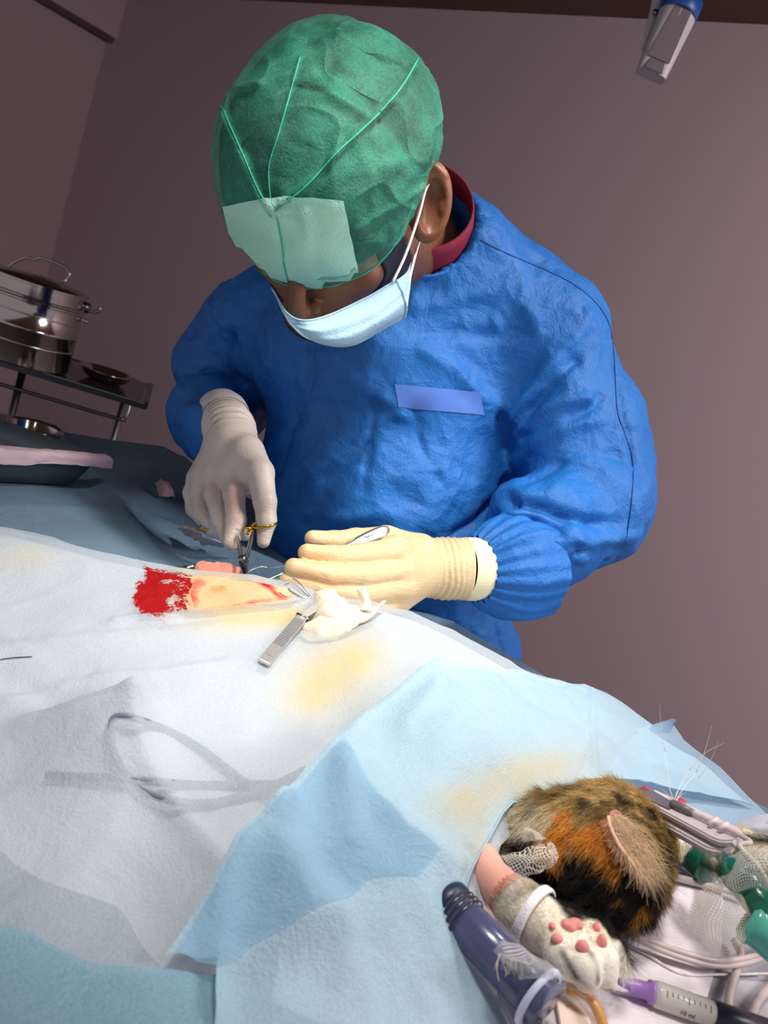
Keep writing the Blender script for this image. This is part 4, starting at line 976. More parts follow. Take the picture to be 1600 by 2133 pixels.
padf(1190, 1928, 0, 0, name='main_pad', lobes=[(1178, 1925, .0030, .0026), (1196, 1922, .0038, .0026), (1190, 1932, .0030, .0026), (1206, 1928, .0026, .0024)])
padf(1150, 1928, .0020, .0018)
# claws hidden, nose
V, F = surf(lambda p: ell_(p, nose+hx*.010+hz*.002, (.004, .006, .004), CF), nose-.03, nose+.03, .0008); link('nose', arr_mesh('nose', V, F), simple('pink_nose', srgb(190, 120, 110), .5), CAT)
# ---- fur: individual strands, one countless part
def fur_mat():
    t = NT('fur_strands'); at = t.attr('tint')
    x = t.n('BsdfPrincipled', {'Base Color': at[0], 'Roughness': .6, 'Specular IOR Level': .25})
    return t.surface(t.transl(x.outputs[0], at[0], .35))
M_FUR = fur_mat()
def strands(name, roots, dirs, lens, cols, rad, K=4, droop=.25, jitter=.35, parent=None, kind='stuff'):
    n = len(roots); hc = bpy.data.hair_curves.new(name); hc.add_curves([K]*n)
    t_ = np.linspace(0, 1, K)[None, :, None]; J = RNG.normal(0, 1, (n, 1, 3))*jitter
    L_ = lens[:, None, None]; pts = roots[:, None]+dirs[:, None]*L_*t_+(J*L_*.5)*t_**2-ZX*(droop*L_*t_**2)
    hc.attributes['position'].data.foreach_set('vector', pts.astype(np.float32).ravel())
    ra = hc.attributes.get('radius') or hc.attributes.new('radius', 'FLOAT', 'POINT')
    ra.data.foreach_set('value', (rad*np.linspace(1, .25, K)[None].repeat(n, 0)).astype(np.float32).ravel())
    ca = hc.attributes.new('tint', 'FLOAT_COLOR', 'CURVE'); c4 = np.c_[cols, np.ones(n)].astype(np.float32); ca.data.foreach_set('color', c4.ravel())
    o = bpy.data.objects.new(name, hc); COL.objects.link(o); hc.materials.append(M_FUR); o.parent = parent
    if kind: o['kind'] = kind
    return o
def scatter(V, F, mask_f, n):
    c = V[F].mean(1); a = np.linalg.norm(np.cross(V[F[:, 2]]-V[F[:, 0]], V[F[:, 3]]-V[F[:, 1]]), axis=1)*mask_f(c)
    k = RNG.choice(len(F), n, p=a/a.sum()); u, v = RNG.random((2, n, 1))
    q = V[F[k]]; return (q[:, 0]*(1-u)+q[:, 1]*u)*(1-v)+(q[:, 3]*(1-u)+q[:, 2]*u)*v, k
COVER = [(300, 1000), (1250, 1600), (1220, 1628), (1190, 1636), (1130, 1650), (1035, 1685), (1000, 1755), (974, 1800), (920, 1930), (300, 1930)]
def m_head(c):
    px, py, _ = PROJ(c); s = seg_dist(c, la)
    ear_r = in_poly(px, py, [(1262, 1712), (1300, 1705), (1335, 1730), (1356, 1765), (1366, 1798), (1356, 1840), (1316, 1808), (1284, 1774)]); ok = ~ear_r & (s > .021) & (np.linalg.norm(c-pc, axis=1) > .026) & ~((py > 1905) & (px < 1295)) & ~in_poly(px, py, COVER); return ok.astype(float)
rp, k = scatter(cV, cF, m_head, 62000); fn = np.cross(cV[cF[:, 1]]-cV[cF[:, 0]], cV[cF[:, 3]]-cV[cF[:, 0]]); fn /= np.linalg.norm(fn, axis=1)[:, None]+1e-12
if ((fn*cN[cF[:, 0]]).sum(1)).mean() < 0: fn = -fn
N_ = fn[k]; flow = -hx+(rp-ck)@hy[:, None]*hy*6; flow = flow-N_*(flow*N_).sum(1)[:, None]; flow /= np.linalg.norm(flow, axis=1)[:, None]+1e-9
clump = np.stack([vnoise(rp, 150, s_) for s_ in (11, 12, 13)], 1)*.45
nd_ = np.linalg.norm(rp-nose, axis=1); L = .0038+.0060*np.clip((nd_-.018)/.06, 0, 1); L *= RNG.uniform(.6, 1.25, len(L))
C_ = fur_col(rp, 1.2); br_ = RNG.uniform(.55, 1.5, (len(rp), 1))*(1+.35*vnoise(rp, 300, 9)[:, None]); C_ = np.clip(C_*br_+.012, 0, 1)
D_ = flow*.85+N_*.42+clump; D_ /= np.linalg.norm(D_, axis=1)[:, None]
strands('fur', rp, D_, L, C_, .00013, parent=CAT)
def m_leg(c):
    s = seg_dist(c, la[3:]); sp_ = np.linalg.norm(c-pc, axis=1); s3 = seg_dist(c, la[:3])
    ok = ((s < .019) | (sp_ < .050)) & (s3 > .0125)
    for a_, b_ in (((1172, 1985), (1200, 2035)), ((1230, 1985), (1246, 2045))):
        ok &= seg_dist(np.stack(PROJ(c)[:2], 1), [a_, b_]) > 4; px, py, _ = PROJ(c)
    ok = ok*np.where((px > 1140) & (py > 1975), .06, np.where(px > 1135, .3, 1.))
    for x, y, r_ in ((1160, 1957, 13), (1213, 1974, 15), (1254, 1964, 14), (1192, 1927, 16), (1243, 1932, 8)): ok = ok*((px-x)**2+(py-y)**2 > r_*r_)
    return ok.astype(float)
rp, k = scatter(cV, cF, m_leg, 20000); N_ = fn[k]; fl = nrm(pc-la[2]); flow = fl-N_*(N_@fl)[:, None]; flow /= np.linalg.norm(flow, axis=1)[:, None]+1e-9
L = RNG.uniform(.0009, .0021, len(rp)); wr_ = np.clip(1-np.linalg.norm(rp-la[3], axis=1)/.020, 0, 1); L *= 1+1.5*wr_
C_ = fur_col(rp); C_ = np.clip(C_*RNG.uniform(.75, 1.15, (len(rp), 1)), 0, 1)
D_ = flow*.9+N_*.28+np.stack([vnoise(rp, 180, s_) for s_ in (11, 12, 13)], 1)*.15; D_ /= np.linalg.norm(D_, axis=1)[:, None]
strands('leg_fur', rp, D_, L, C_, .00012, droop=.0, jitter=.2, parent=CAT)
# long pale hair filling the ear
n = 2600; ii = RNG.integers(2, Ge.shape[0]-4, n); jj = RNG.integers(3, Ge.shape[1]-1, n); rt = Ge[ii, jj]
dr = nrm(Z(1340, 1800, .98)-Z(1300, 1720, .98)); dd3 = dr*.8+(-VD)*.35+RNG.normal(0, .35, (n, 3)); dd3 /= np.linalg.norm(dd3, axis=1)[:, None]
strands('ear_fur', rt, dd3, RNG.uniform(.006, .016, n), np.clip(np.array(srgb(246, 218, 184)[:3])*RNG.uniform(.5, 1.2, (n, 1)), 0, 1), .00014, K=6, droop=.2, jitter=.5, parent=CAT)
n = 900; ii = RNG.integers(0, Ge.shape[0]-3, n); rt = Ge[ii, -1]+RNG.normal(0, .0015, (n, 3))
strands('ear_edge_fur', rt, np.tile(nrm(nrm(hx)*.4+dr*.7-VD*.3), (n, 1))+RNG.normal(0, .25, (n, 3)), RNG.uniform(.004, .009, n), np.clip(np.array(srgb(204, 176, 120)[:3])*RNG.uniform(.5, 1.3, (n, 1)), 0, 1), .00013, K=5, droop=.3, jitter=.4, parent=CAT)
# whiskers and brow hairs
M_WHISK = simple('whisker_hair', srgb(236, 226, 214), .4)
def whisk(pts, r=.00022): return MB().tube(spline([P(*p) for p in pts], 5), [r*(1-.8*i/(5*(len(pts)-1))) for i in range(5*(len(pts)-1)+1)], 5).build('whisker', M_WHISK, CAT)
dn = float((nose-CAM)@VD)
for pts in ([(1432, 1775, dn), (1465, 1772, dn-.005), (1495, 1764, dn-.01)], [(1432, 1780, dn), (1450, 1795, dn), (1468, 1797, dn), (1478, 1790, dn)], [(1430, 1785, dn), (1465, 1830, dn), (1485, 1860, dn+.01)], [(1428, 1790, dn), (1432, 1815, dn), (1438, 1838, dn)],
            [(1386, 1566, .60), (1378, 1520, .60), (1374, 1468, .60)], [(1450, 1610, .60), (1470, 1560, .60), (1483, 1511, .60)], [(1435, 1605, .60), (1470, 1568, .60), (1508, 1548, .60)], [(1455, 1622, .60), (1480, 1585, .60), (1496, 1545, .60)],
            [(1404, 1668, .56), (1410, 1650, .57), (1412, 1636, .57)], [(1402, 1668, .56), (1398, 1650, .57), (1392, 1636, .57)], [(1407, 1670, .56), (1420, 1655, .57), (1430, 1650, .57)], [(1409, 1674, .56), (1424, 1668, .57), (1436, 1662, .57)], [(1400, 1666, .56), (1388, 1652, .57), (1376, 1640, .57)]):
    whisk(pts)
for pts in ([(1450, 1610, .60), (1425, 1640, .585), (1407, 1668, .565)], [(1435, 1605, .60), (1418, 1635, .585), (1404, 1668, .565)], [(1386, 1566, .60), (1392, 1620, .585), (1400, 1666, .565)]): MB().tube([P(*p) for p in pts], .0002, 5).build('whisker', M_WHISK, CAT)
# shaved painted skin in the drape's opening
def skin_mat():
    t = NT('shaved_skin'); co = t.coords(); at = t.attr('stain'); sp = t.n('SeparateColor', {0: at[0]}).outputs
    n1 = t.noise(90, 5, .7, co); col = t.mix(t.noise(38, 5, .65, co), srgb(190, 146, 96), srgb(226, 200, 162))
    col = t.mix(t.n('MapRange', {0: t.math('ADD', sp[1], t.math('MULTIPLY', t.math('SUBTRACT', n1, .5), 1.2)), 1: .3, 2: .7}).outputs[0], col, srgb(206, 130, 54))
    col = t.mix(t.n('MapRange', {0: t.math('ADD', sp[0], t.math('MULTIPLY', t.math('SUBTRACT', n1, .5), .9)), 1: .25, 2: .95}).outputs[0], col, srgb(196, 24, 24))
    b = t.bump(t.vor(900, 'F1', co), .0006, .5)
    return t.surface(t.pbr(col, .4, 0, b, Subsurface_Weight=.2, Subsurface_Radius=(.008, .003, .002), Subsurface_Scale=.4))
def zskin(ab): 
    ab = np.asarray(ab).reshape(-1, 2); return H(ab)+.0004+.0010*vnoise(ab, 60, 3)
hc_ = np.mean(hole, 0); sp_poly = [hc_+(p-hc_)*1.13 for p in hole]
def stain_skin(V):
    px, py, _ = PROJ(V)
    b = .9*gauss(px, py, 553, 1218, 26, 6, .25)+.85*gauss(px, py, 575, 1236, 20, 5, .6)+.75*gauss(px, py, 535, 1255, 55, 8, -.15)+.8*gauss(px, py, 402, 1245, 16, 30)+.5*gauss(px, py, 415, 1215, 22, 12)+.35*gauss(px, py, 600, 1245, 14, 8)
    return np.stack([b, .45*gauss(px, py, 450, 1228, 45, 16)+.7*gauss(px, py, 480, 1264, 70, 6, -.08), b*0], 1)
sheet('shaved_skin', sp_poly, zskin, .0022, skin_mat(), CAT, stain=stain_skin)
MB().tube([march(x, y)-ZX*.0012 for x, y in ((520, 1209), (545, 1214), (568, 1226), (590, 1240), (606, 1246))], [.0008, .0018, .0022, .0016, .0006], 8).build('incision', simple('wound_flesh', srgb(196, 30, 34), .25, nscale=300, bump=.5, bscale=800), CAT)
# ================================================================ instruments
M_SCP = simple('satin_steel', (.66, .62, .58, 1), .42, .75, nscale=300)
M_POL = simple('polished_steel', (.62, .64, .62, 1), .34, .9); M_GOLD = simple('gold_plating', srgb(226, 176, 40), .2, 1.)
M_DARK = simple('dark_steel', (.20, .19, .20, 1), .25, 1.)
# forceps in the left hand
fb = on_drape(546, 1215, .001); fa = P(803, 1104, .812)
FC = empty('forceps', fb, 'slim steel thumb forceps held in the yellowish glove above the wound', 'forceps')
ax = nrm(fb-fa); sd = nrm(np.cross(ax, VD)); sn = np.cross(ax, sd)
def arm_f(s):
    L_ = np.linalg.norm(fb-fa); rows = []
    for t_, wd, off in ((0, .0038, .0008), (.02, .0056, .0010), (.05, .0060, .0014), (.14, .0058, .0030), (.26, .0042, .0042), (.30, .0028, .0044), (.5, .0026, .0042), (.8, .0018, .0020), (.97, .0009, .0006), (1, .0006, .0004)):
        c = fa+ax*L_*t_+sn*off*s; rows.append([c+sd*wd, c+sn*.0007*s+sd*wd*.6, c+sn*.0009*s, c+sn*.0007*s-sd*wd*.6, c-sd*wd, c-sn*.0003*s])
    G = patch(rows, 4, 1); G = np.concatenate([G, G[:, :1]], 1); return MB().grid(G)
arm_f(-1).build('arm', M_POL, FC); arm_f(1).build('arm', M_POL, FC)
MB().tube([fa-sn*.0012, fa+sn*.0012], [.0045, .0045], 12).build('joint', M_POL, FC)
def text(name, s, loc, right, up, size, mat, parent, ext=.00008):
    cu = bpy.data.curves.new(name, 'FONT'); cu.body = s; cu.size = size; cu.extrude = ext; cu.align_x = 'CENTER'; cu.align_y = 'CENTER'
    o = bpy.data.objects.new(name, cu); COL.objects.link(o); cu.materials.append(mat); right = nrm(right); up = nrm(up-right*(up@right)); n_ = np.cross(right, up)
    m_ = Matrix([[right[i], up[i], n_[i], loc[i]] for i in range(3)]+[[0, 0, 0, 1]])
    dg = bpy.context.evaluated_depsgraph_get(); me = bpy.data.meshes.new_from_object(o.evaluated_get(dg)); bpy.data.objects.remove(o)
    me.transform(m_); o = link(name, me, None, parent); 
    if not me.materials: me.materials.append(mat)
    return o
M_ENG = simple('engraving', srgb(96, 84, 56), .6)
outn = sn if sn@(-VD) > 0 else -sn; tl = fa+ax*.021+outn*.0047
text('engraved_mark', 'Sakland', tl+sd*.0010*(1 if sd@VU > 0 else -1), -ax, sd if sd@VU > 0 else -sd, .0042, M_ENG, FC)
text('engraved_mark', 'PAKISTAN', tl-sd*.0022*(1 if sd@VU > 0 else -1)+ax*.001, -ax, sd if sd@VU > 0 else -sd, .0020, M_ENG, FC)
# needle holder in the right hand
td = float((on_drape(515, 1211)-CAM)@VD); tip = P(515, 1211, td-.007); piv = P(507, 1167, td+.018)
NH = empty('needle_holder', tip, 'gold ringed steel needle holder hanging from the shaded glove', 'needle holder')
def ring(c, nx, ny, a, b, r, mat, name='finger_ring'):
    return MB().tube([c+nx*a*math.cos(q)+ny*b*math.sin(q) for q in np.linspace(0, 2*math.pi, 41)], r, 10, cap=False).build(name, mat, NH)
r1 = P(549, 1092, .857); r2 = P(436, 1098, .905)
ring(r1, VR*.99+VU*.12, VD*.95+VU*.25, .0142, .0125, .0013, M_GOLD); ring(r2, VR, VD*.95+VU*.2, .0125, .012, .0013, M_GOLD)
MB().tube(spline([P(524, 1094, .856), P(527, 1103, .850), P(524, 1118, .834), P(519, 1140, td+.060), piv+VR*.002], 6), [.0016]*12+[.0022]*13, 8).build('shank', M_DSTEEL, NH)
MB().tube(spline([P(458, 1100, .898), P(480, 1106, .880), P(494, 1122, .842), P(500, 1145, td+.055), piv-VR*.002], 6), [.0014]*12+[.0022]*13, 8).build('shank', M_DSTEEL, NH)
MB().tube(spline([P(538, 1088, .852), P(526, 1093, .853), P(520, 1103, .848), P(516, 1112, .840)], 5), .0017, 8).build('gold_shoulder', M_GOLD, NH)
MB().tube([P(506, 1099, .846), P(516, 1100, .846), P(526, 1101, .848)], .0015, 8).build('ratchet', M_GOLD, NH)
jd = nrm(tip-piv); js = nrm(np.cross(jd, VD)); jn = np.cross(jd, js)
for s in (-1, 1):
    rows = []
    for t_, w_, o_ in ((-.16, .0016, .0040), (0, .0044, .0024), (.12, .0052, .0020), (.25, .0046, .0020), (.4, .0032, .0018), (.8, .0024, .0014), (1., .0016, .0010)):
        c = piv+(tip-piv)*t_+js*o_*s; rows.append([c+js*w_*.55*s+jn*.0, c+jn*.0030, c-js*w_*.5*s+jn*.0022, c-js*w_*.5*s-jn*.0022, c-jn*.0030])
    G = patch(rows, 4, 1); G = np.concatenate([G, G[:, :1]], 1); MB().grid(G).build('jaw', M_DARK if s < 0 else M_DSTEEL, NH)
MB().lathe(piv-jn*.0045, jn, [(0, 0), (.0032, 0), (.0036, .0006), (.0036, .0084), (.0032, .009), (0, .009)], 24).build('pivot_screw', M_DSTEEL, NH)
# curved needle and thread
SN = empty('suture_needle', P(520, 1195, .722), 'curved suture needle with violet thread between the jaws and left glove', 'needle')
MB().tube(spline([P(510, 1207, td-.002), P(516, 1193, td), P(530, 1185, td+.003), P(545, 1181, td+.005), P(557, 1183, td+.008)], 6), [.0005]*8+[.0008]*9+[.0009]*8, 8).build('needle', M_POL, SN)
M_THR = simple('violet_thread', srgb(150, 160, 226), .5)
MB().tube(spline([P(556, 1183, td+.008), P(572, 1182, .735), P(590, 1180, .755), P(603, 1180, .775)], 6), .00035, 6).build('thread', M_THR, SN)
M_THD = simple('dark_thread', srgb(30, 40, 90), .5)
MB().tube(spline([P(503, 1180, .74), P(530, 1175, .74), P(536, 1160, .75), P(540, 1178, .74), P(548, 1195, .735), P(560, 1205, .73)], 6), .00018, 5).build('thread_loop', M_THD, SN)
MB().tube(spline([on_drape(x, y, .0008) for x, y in ((0, 1376), (20, 1373), (45, 1371), (66, 1370))], 5), .0004, 6).build('blue_thread', M_THD, label='short blue suture thread lying on the drape at the left edge', cat='thread')
# scalpel resting on the drape and the swab
s0 = on_drape(547, 1388, .003); s1_ = on_drape(624, 1300, .006); s2_ = on_drape(680, 1273, .012)
SC = empty('scalpel', s0, 'steel scalpel with ribbed flat grip lying across the white swab', 'scalpel')
ax = nrm(s1_-s0); up = nrm(ZX-ax*ax[2]); up = nrm(up*.8-VD*.5-ax*((up*.8-VD*.5)@ax)); sd = np.cross(ax, up); L_ = np.linalg.norm(s1_-s0)
hd = MB(); hw = .0048
rows = []
for t_, w_, h_ in ((0, .0042, .0008), (.02, .0049, .0012), (.30, .0049, .0013), (.95, .0049, .0013), (1., .0044, .0012)):
    c = s0+ax*L_*t_; rows.append([c+sd*w_+up*h_, c-sd*w_+up*h_, c-sd*w_-up*h_, c+sd*w_-up*h_])
G = np.array(rows); G = np.concatenate([G, G[:, :1]], 1); hd.grid(G); hd.add(G[0, :4], [(0, 1, 2, 3)]); hd.add(G[-1, :4], [(0, 1, 2, 3)])
hd.build('handle', M_SCP, SC, smooth=False, bevel=.0004)
for k in range(14): MB().box(s0+ax*L_*(.34+.56*k/13)+up*.0016, ax*.0007, sd*.0044, up*.0005).build('grip_rib', M_POL, SC, smooth=False)
MB().box(s0+ax*L_*.2+up*.0014, ax*.007, sd*.0032, up*.0002).build('flat_panel', M_SCP, SC, smooth=False, bevel=.0001)
MB().box(s1_+ax*.001, ax*.0012, sd*.0056, up*.0022).build('collar', M_DSTEEL, SC, bevel=.0005)
bx_ = nrm(s2_-s1_); bs_ = nrm(np.cross(bx_, up)); LB = np.linalg.norm(s2_-s1_); ol = [s1_+bx_*LB*t_+bs_*w_ for t_, w_ in ((0, -.0030), (.3, -.0040), (.7, -.0036), (.92, -.0018), (1, .0012), (.8, .0022), (.4, .0030), (0, .0026))]
MB().prism(ol, up*.0007).build('blade', M_SCP, SC, smooth=False)
# wire clamp by the wound
CW = empty('wire_clamp', on_drape(620, 1235), 'small bent wire clamp holding the drape edge beside the wound', 'clamp')
MB().tube(spline([march(x, y)+ZX*o for x, y, o in ((592, 1222, .004), (604, 1218, .006), (618, 1226, .006), (634, 1240, .005), (646, 1248, .003), (634, 1250, .002), (616, 1240, .002), (600, 1230, .002))], 5), .0007, 8).build('wire_loop', M_POL, CW)
# ================================================================ gauze
def gauze_mat(name, c, cell, hole_, alpha=1.):
    t = NT(name); uv = t.n('UVMap').outputs[0]; s = t.n('SeparateXYZ', {0: uv}).outputs
    wob = t.math('MULTIPLY', t.math('SUBTRACT', t.noise(120, 3), .5), .012)
    f = lambda o: t.math('ABSOLUTE', t.math('SUBTRACT', t.math('FRACT', t.math('MULTIPLY', t.math('ADD', o, wob), cell)), .5))
    h = t.math('LESS_THAN', t.math('MAXIMUM', f(s[0]), f(s[1])), hole_)
    b = t.bump(t.math('MAXIMUM', f(s[0]), f(s[1])), .0006, .6)
    sh = t.transl(t.pbr(t.mix(t.noise(60, 3), c, tuple(x*.86 for x in c[:3])+(1,)), .9, 0, b), c, .3)
    tr = t.n('BsdfTransparent'); return t.surface(t.n('MixShader', {0: h, 1: sh, 2: tr.outputs[0]}).outputs[0])
def cloth_patch(name, ctrl, mat, parent=None, nu=8, nv=8, amp=.0012, ns=160, uvs=(1, 1), **kw):
    G = patch(ctrl, nu, nv); a, b = G.shape[:2]; pts = G.reshape(-1, 3)
    pts = pts+np.stack([vnoise(pts, ns, k) for k in (1, 2, 3)], 1)*amp+np.stack([ridged(pts, ns*.45, k) for k in (5, 6, 7)], 1)*amp*.8
    G = pts.reshape(a, b, 3); o = MB().grid(G).build(name, mat, parent, **kw); me = o.data
    uvl = me.uv_layers.new(name='UVMap'); idx = np.zeros(len(me.loops), int); me.loops.foreach_get('vertex_index', idx)
    uv = np.stack([(idx//b)/(a-1)*uvs[0], (idx % b)/(b-1)*uvs[1]], 1).astype(np.float32); uvl.data.foreach_set('uv', uv.ravel()); return o
M_SWAB = simple('cotton_swab_cloth', srgb(232, 220, 198), .9, nscale=120, bump=.8, bscale=900, Subsurface_Weight=.15, Subsurface_Radius=(.01, .008, .006), Subsurface_Scale=.4)
def dl(px, py, o=0.): return on_drape(px, py, 0)*1+ZX*o
d0 = float((on_drape(690, 1290)-CAM)@VD)
def sw(px, py, dz): return P(px, py, d0+dz-.010)
S = empty('gauze_swab', on_drape(680, 1320), 'crumpled white gauze swab under the scalpel tip, in front of the gloves', 'gauze')
cloth_patch('swab_fold', [[sw(632, 1300, .01), sw(634, 1265, .03), sw(655, 1235, .035), sw(680, 1226, .035)], [sw(650, 1310, -.005), sw(655, 1280, .0), sw(672, 1250, .01), sw(700, 1232, .03)], [sw(680, 1315, -.005), sw(690, 1280, -.006), sw(705, 1262, .005), sw(722, 1252, .03)], [sw(700, 1310, .0), sw(715, 1290, .0), sw(722, 1270, .01), sw(728, 1262, .03)]], M_SWAB, S)
cloth_patch('swab_fold', [[sw(622, 1318, -.012), sw(640, 1300, -.01), sw(680, 1275, .0), sw(715, 1260, .015), sw(745, 1262, .03)], [sw(636, 1332, -.02), sw(665, 1310, -.018), sw(705, 1285, -.006), sw(745, 1270, .01), sw(775, 1262, .03)], [sw(662, 1338, -.02), sw(695, 1325, -.015), sw(735, 1305, -.004), sw(770, 1282, .01), sw(802, 1252, .03)], [sw(668, 1338, -.012), sw(700, 1330, -.01), sw(740, 1308, .0), sw(778, 1284, .015), sw(808, 1250, .035)]], M_SWAB, S)
cloth_patch('swab_fold', [[sw(745, 1272, .012), sw(752, 1250, .02), sw(744, 1232, .025), sw(750, 1222, .025)], [sw(758, 1272, .008), sw(762, 1252, .015), sw(758, 1235, .02), sw(755, 1223, .025)], [sw(775, 1272, .01), sw(772, 1252, .02), sw(764, 1236, .025), sw(758, 1222, .028)]], M_SWAB, S, 6, 6)
# pink soaked swab behind the drape ridge
M_PINKG = simple('blood_soaked_gauze', srgb(244, 150, 130), .7, nscale=160, namp=.3, bump=.7, bscale=900)
dk = .80
def bk(px, py, dz=0.): return P(px, py, dk+dz)
PS = empty('bloody_swab', bk(450, 1195), 'pink blood soaked swab behind the drape ridge beside the needle holder', 'gauze')
cloth_patch('soaked_fold', [[bk(398, 1205, -.01), bk(402, 1188), bk(412, 1172, .01), bk(425, 1170, .02)], [bk(425, 1210, -.02), bk(428, 1190, -.012), bk(440, 1175, .005), bk(445, 1172, .02)], [bk(460, 1210, -.02), bk(462, 1192, -.012), bk(468, 1178, .005), bk(472, 1174, .02)], [bk(498, 1212, -.01), bk(498, 1200, -.005), bk(502, 1188, .005), bk(508, 1182, .02)]], M_PINKG, PS)
cloth_patch('white_tail', [[bk(374, 1200, 0), bk(376, 1192, .005), bk(380, 1186, .01)], [bk(390, 1204, -.01), bk(392, 1194, -.004), bk(395, 1188, .006)], [bk(408, 1206, -.005), bk(410, 1196, 0), bk(412, 1190, .01)]], M_SWAB, PS, 5, 5)
BC = empty('clamp', bk(375, 1190), 'black handled grey clamp half hidden behind the drape ridge', 'clamp')
MB().box(bk(366, 1190, .02), VR*.0095, VU*.0050, VD*.004).build('black_grip', simple('black_plastic', srgb(24, 22, 26), .4), BC, bevel=.001)
MB().box(bk(388, 1185, .022), VR*.008+VU*.0015, VU*.0036, VD*.003).build('grey_jaw', M_DSTEEL, BC, bevel=.0008)
# crumpled tissue on the blue sheet
TS = empty('tissue', PZ(430, 1125, .92), 'crumpled grey white tissue lying on the blue sheet behind the glove', 'tissue')
M_TISS = simple('tissue_paper', srgb(206, 198, 204), .9, nscale=80, bump=.6, bscale=500)
tz = lambda x, y, z: PZ(x, y, z)
cloth_patch('crumple', [[tz(366, 1102, .915), tz(380, 1096, .922), tz(400, 1100, .930), tz(415, 1108, .932)], [tz(385, 1112, .912), tz(398, 1108, .925), tz(420, 1115, .932), tz(440, 1124, .930)], [tz(410, 1128, .912), tz(425, 1126, .920), tz(450, 1130, .928), tz(480, 1136, .925)], [tz(430, 1136, .908), tz(450, 1140, .912), tz(475, 1142, .916), tz(500, 1146, .915)]], M_TISS, TS, amp=.002)
cloth_patch('pink_gauze', [[tz(322, 1006, .915), tz(335, 1000, .925), tz(350, 1004, .925)], [tz(328, 1022, .912), tz(345, 1016, .922), tz(360, 1022, .92)], [tz(330, 1034, .908), tz(350, 1034, .912), tz(366, 1038, .912)]], simple('pale_pink_gauze', srgb(196, 160, 164), .9, bump=.5, bscale=500), None, 5, 5, label='small pale pink gauze pad at the far edge of the blue sheet', cat='gauze')
# loose gauze at the neck
M_NET = gauze_mat('open_weave_gauze', srgb(240, 232, 220), 20, .36)
zn = lambda px, py, o: PZ(px, py, .962+o)
cloth_patch('neck_gauze', [[zn(1045, 1795, .0), zn(1060, 1810, .0), zn(1075, 1830, -.004), zn(1080, 1838, -.01)], [zn(1072, 1775, .004), zn(1085, 1795, .006), zn(1095, 1808, .004), zn(1102, 1815, -.004)], [zn(1110, 1762, .006), zn(1118, 1782, .010), zn(1125, 1800, .006), zn(1128, 1812, -.004)], [zn(1135, 1765, .006), zn(1146, 1778, .010), zn(1150, 1795, .006), zn(1140, 1810, -.002)], [zn(1140, 1752, .0), zn(1153, 1765, .004), zn(1155, 1785, .0), zn(1148, 1800, -.006)]], M_NET, None, amp=.0018, uvs=(1, .7), label='twisted open weave white gauze strip tucked at the cat neck', cat='gauze')
cloth_patch('neck_swab', [[zn(1078, 1730, .004), zn(1088, 1722, .010), zn(1105, 1722, .010)], [zn(1082, 1745, .004), zn(1100, 1738, .014), zn(1125, 1735, .010)], [zn(1098, 1755, .0), zn(1115, 1752, .010), zn(1138, 1748, .006)]], M_NET, None, uvs=(.7, .7), label='small bunched gauze tuft above the gauze strip at the neck', cat='gauze')
# ---------------------------------------------------------------- leg dressing, splint and cannula
q0, q1, q2 = Z(1092, 1862, .948), Z(1068, 1910, .946), Z(1082, 1962, .938)
band = MB(); rows = []
lc0, lc1 = LEG[3][0], LEG[4][0]; la_ = nrm(lc1-lc0)
band.lathe(lc0+la_*.006, la_, [(.0188, 0), (.0194, .0012), (.0194, .0046), (.0188, .0058), (.0172, .0058), (.0172, 0)], 40, closed=True)
band.build('leg_tape', simple('white_tape', srgb(244, 238, 240), .8, bump=.5, bscale=700), None, label='white tape band wrapped around the furry foreleg above the paw', cat='tape')
sp = [PZ(985, 1762, .925), PZ(1012, 1768, .930), PZ(1060, 1822, .930), PZ(1155, 1890, .926), PZ(1140, 1920, .912), PZ(1040, 1880, .912), PZ(960, 1850, .915)]
M_SPL = simple('white_foam_board', srgb(238, 232, 236), .8, nscale=60, bump=.3, bscale=500)
MB().prism(sp, -ZX*.006).build('foam_board', M_SPL, None, smooth=False, bevel=.002, label='white foam board below the shaved foreleg', cat='board')
bp_ = [PZ(958, 1842, .925), PZ(985, 1858, .926), PZ(1050, 1935, .922), PZ(1110, 2010, .918), PZ(1080, 2000, .912), PZ(1000, 1925, .912), PZ(960, 1890, .912)]
MB().prism(bp_, -ZX*.003).build('paper_strip', simple('cream_strip', srgb(238, 226, 170), .7, nscale=30, namp=.25), None, smooth=False, bevel=.001, label='cream yellow stained paper strip between foreleg and blue syringe', cat='strip')
# big blue syringe
b0, b1 = PZ(955, 1908, .930), PZ(1230, 2190, .930); bx2 = nrm(b1-b0); LS = np.linalg.norm(b1-b0)
BS = empty('large_syringe', b0, 'large dark blue filled syringe at the bottom edge beside the cat paw', 'syringe')
tg_ = NT('clear_plastic'); M_CLEAR = tg_.surface(tg_.alpha(tg_.pbr((.9, .9, .95, 1), .12, 0, None, Specular_IOR_Level=.8), .06))
tb_ = NT('blue_liquid'); M_BLIQ = tb_.surface(tb_.pbr(tb_.mix(tb_.noise(30, 2), srgb(24, 26, 78), srgb(44, 50, 116)), .25, 0, None, Coat_Weight=.3))
MB().lathe(b0, bx2, [(0, -.004), (.010, -.004), (.0125, 0), (.0125, LS*.70), (0, LS*.70)], 40).build('fluid', M_BLIQ, BS)
MB().lathe(b0, bx2, [(.0138, -.005), (.0140, 0), (.0140, LS*.74)], 40).build('barrel', M_CLEAR, BS)
MB().lathe(b0, bx2, [(0, -.016), (.0120, -.014), (.0146, -.010), (.0146, -.006), (.0138, -.004), (0, -.004)], 40).build('end_stopper', simple('dark_rubber', srgb(22, 34, 64), .4), BS)
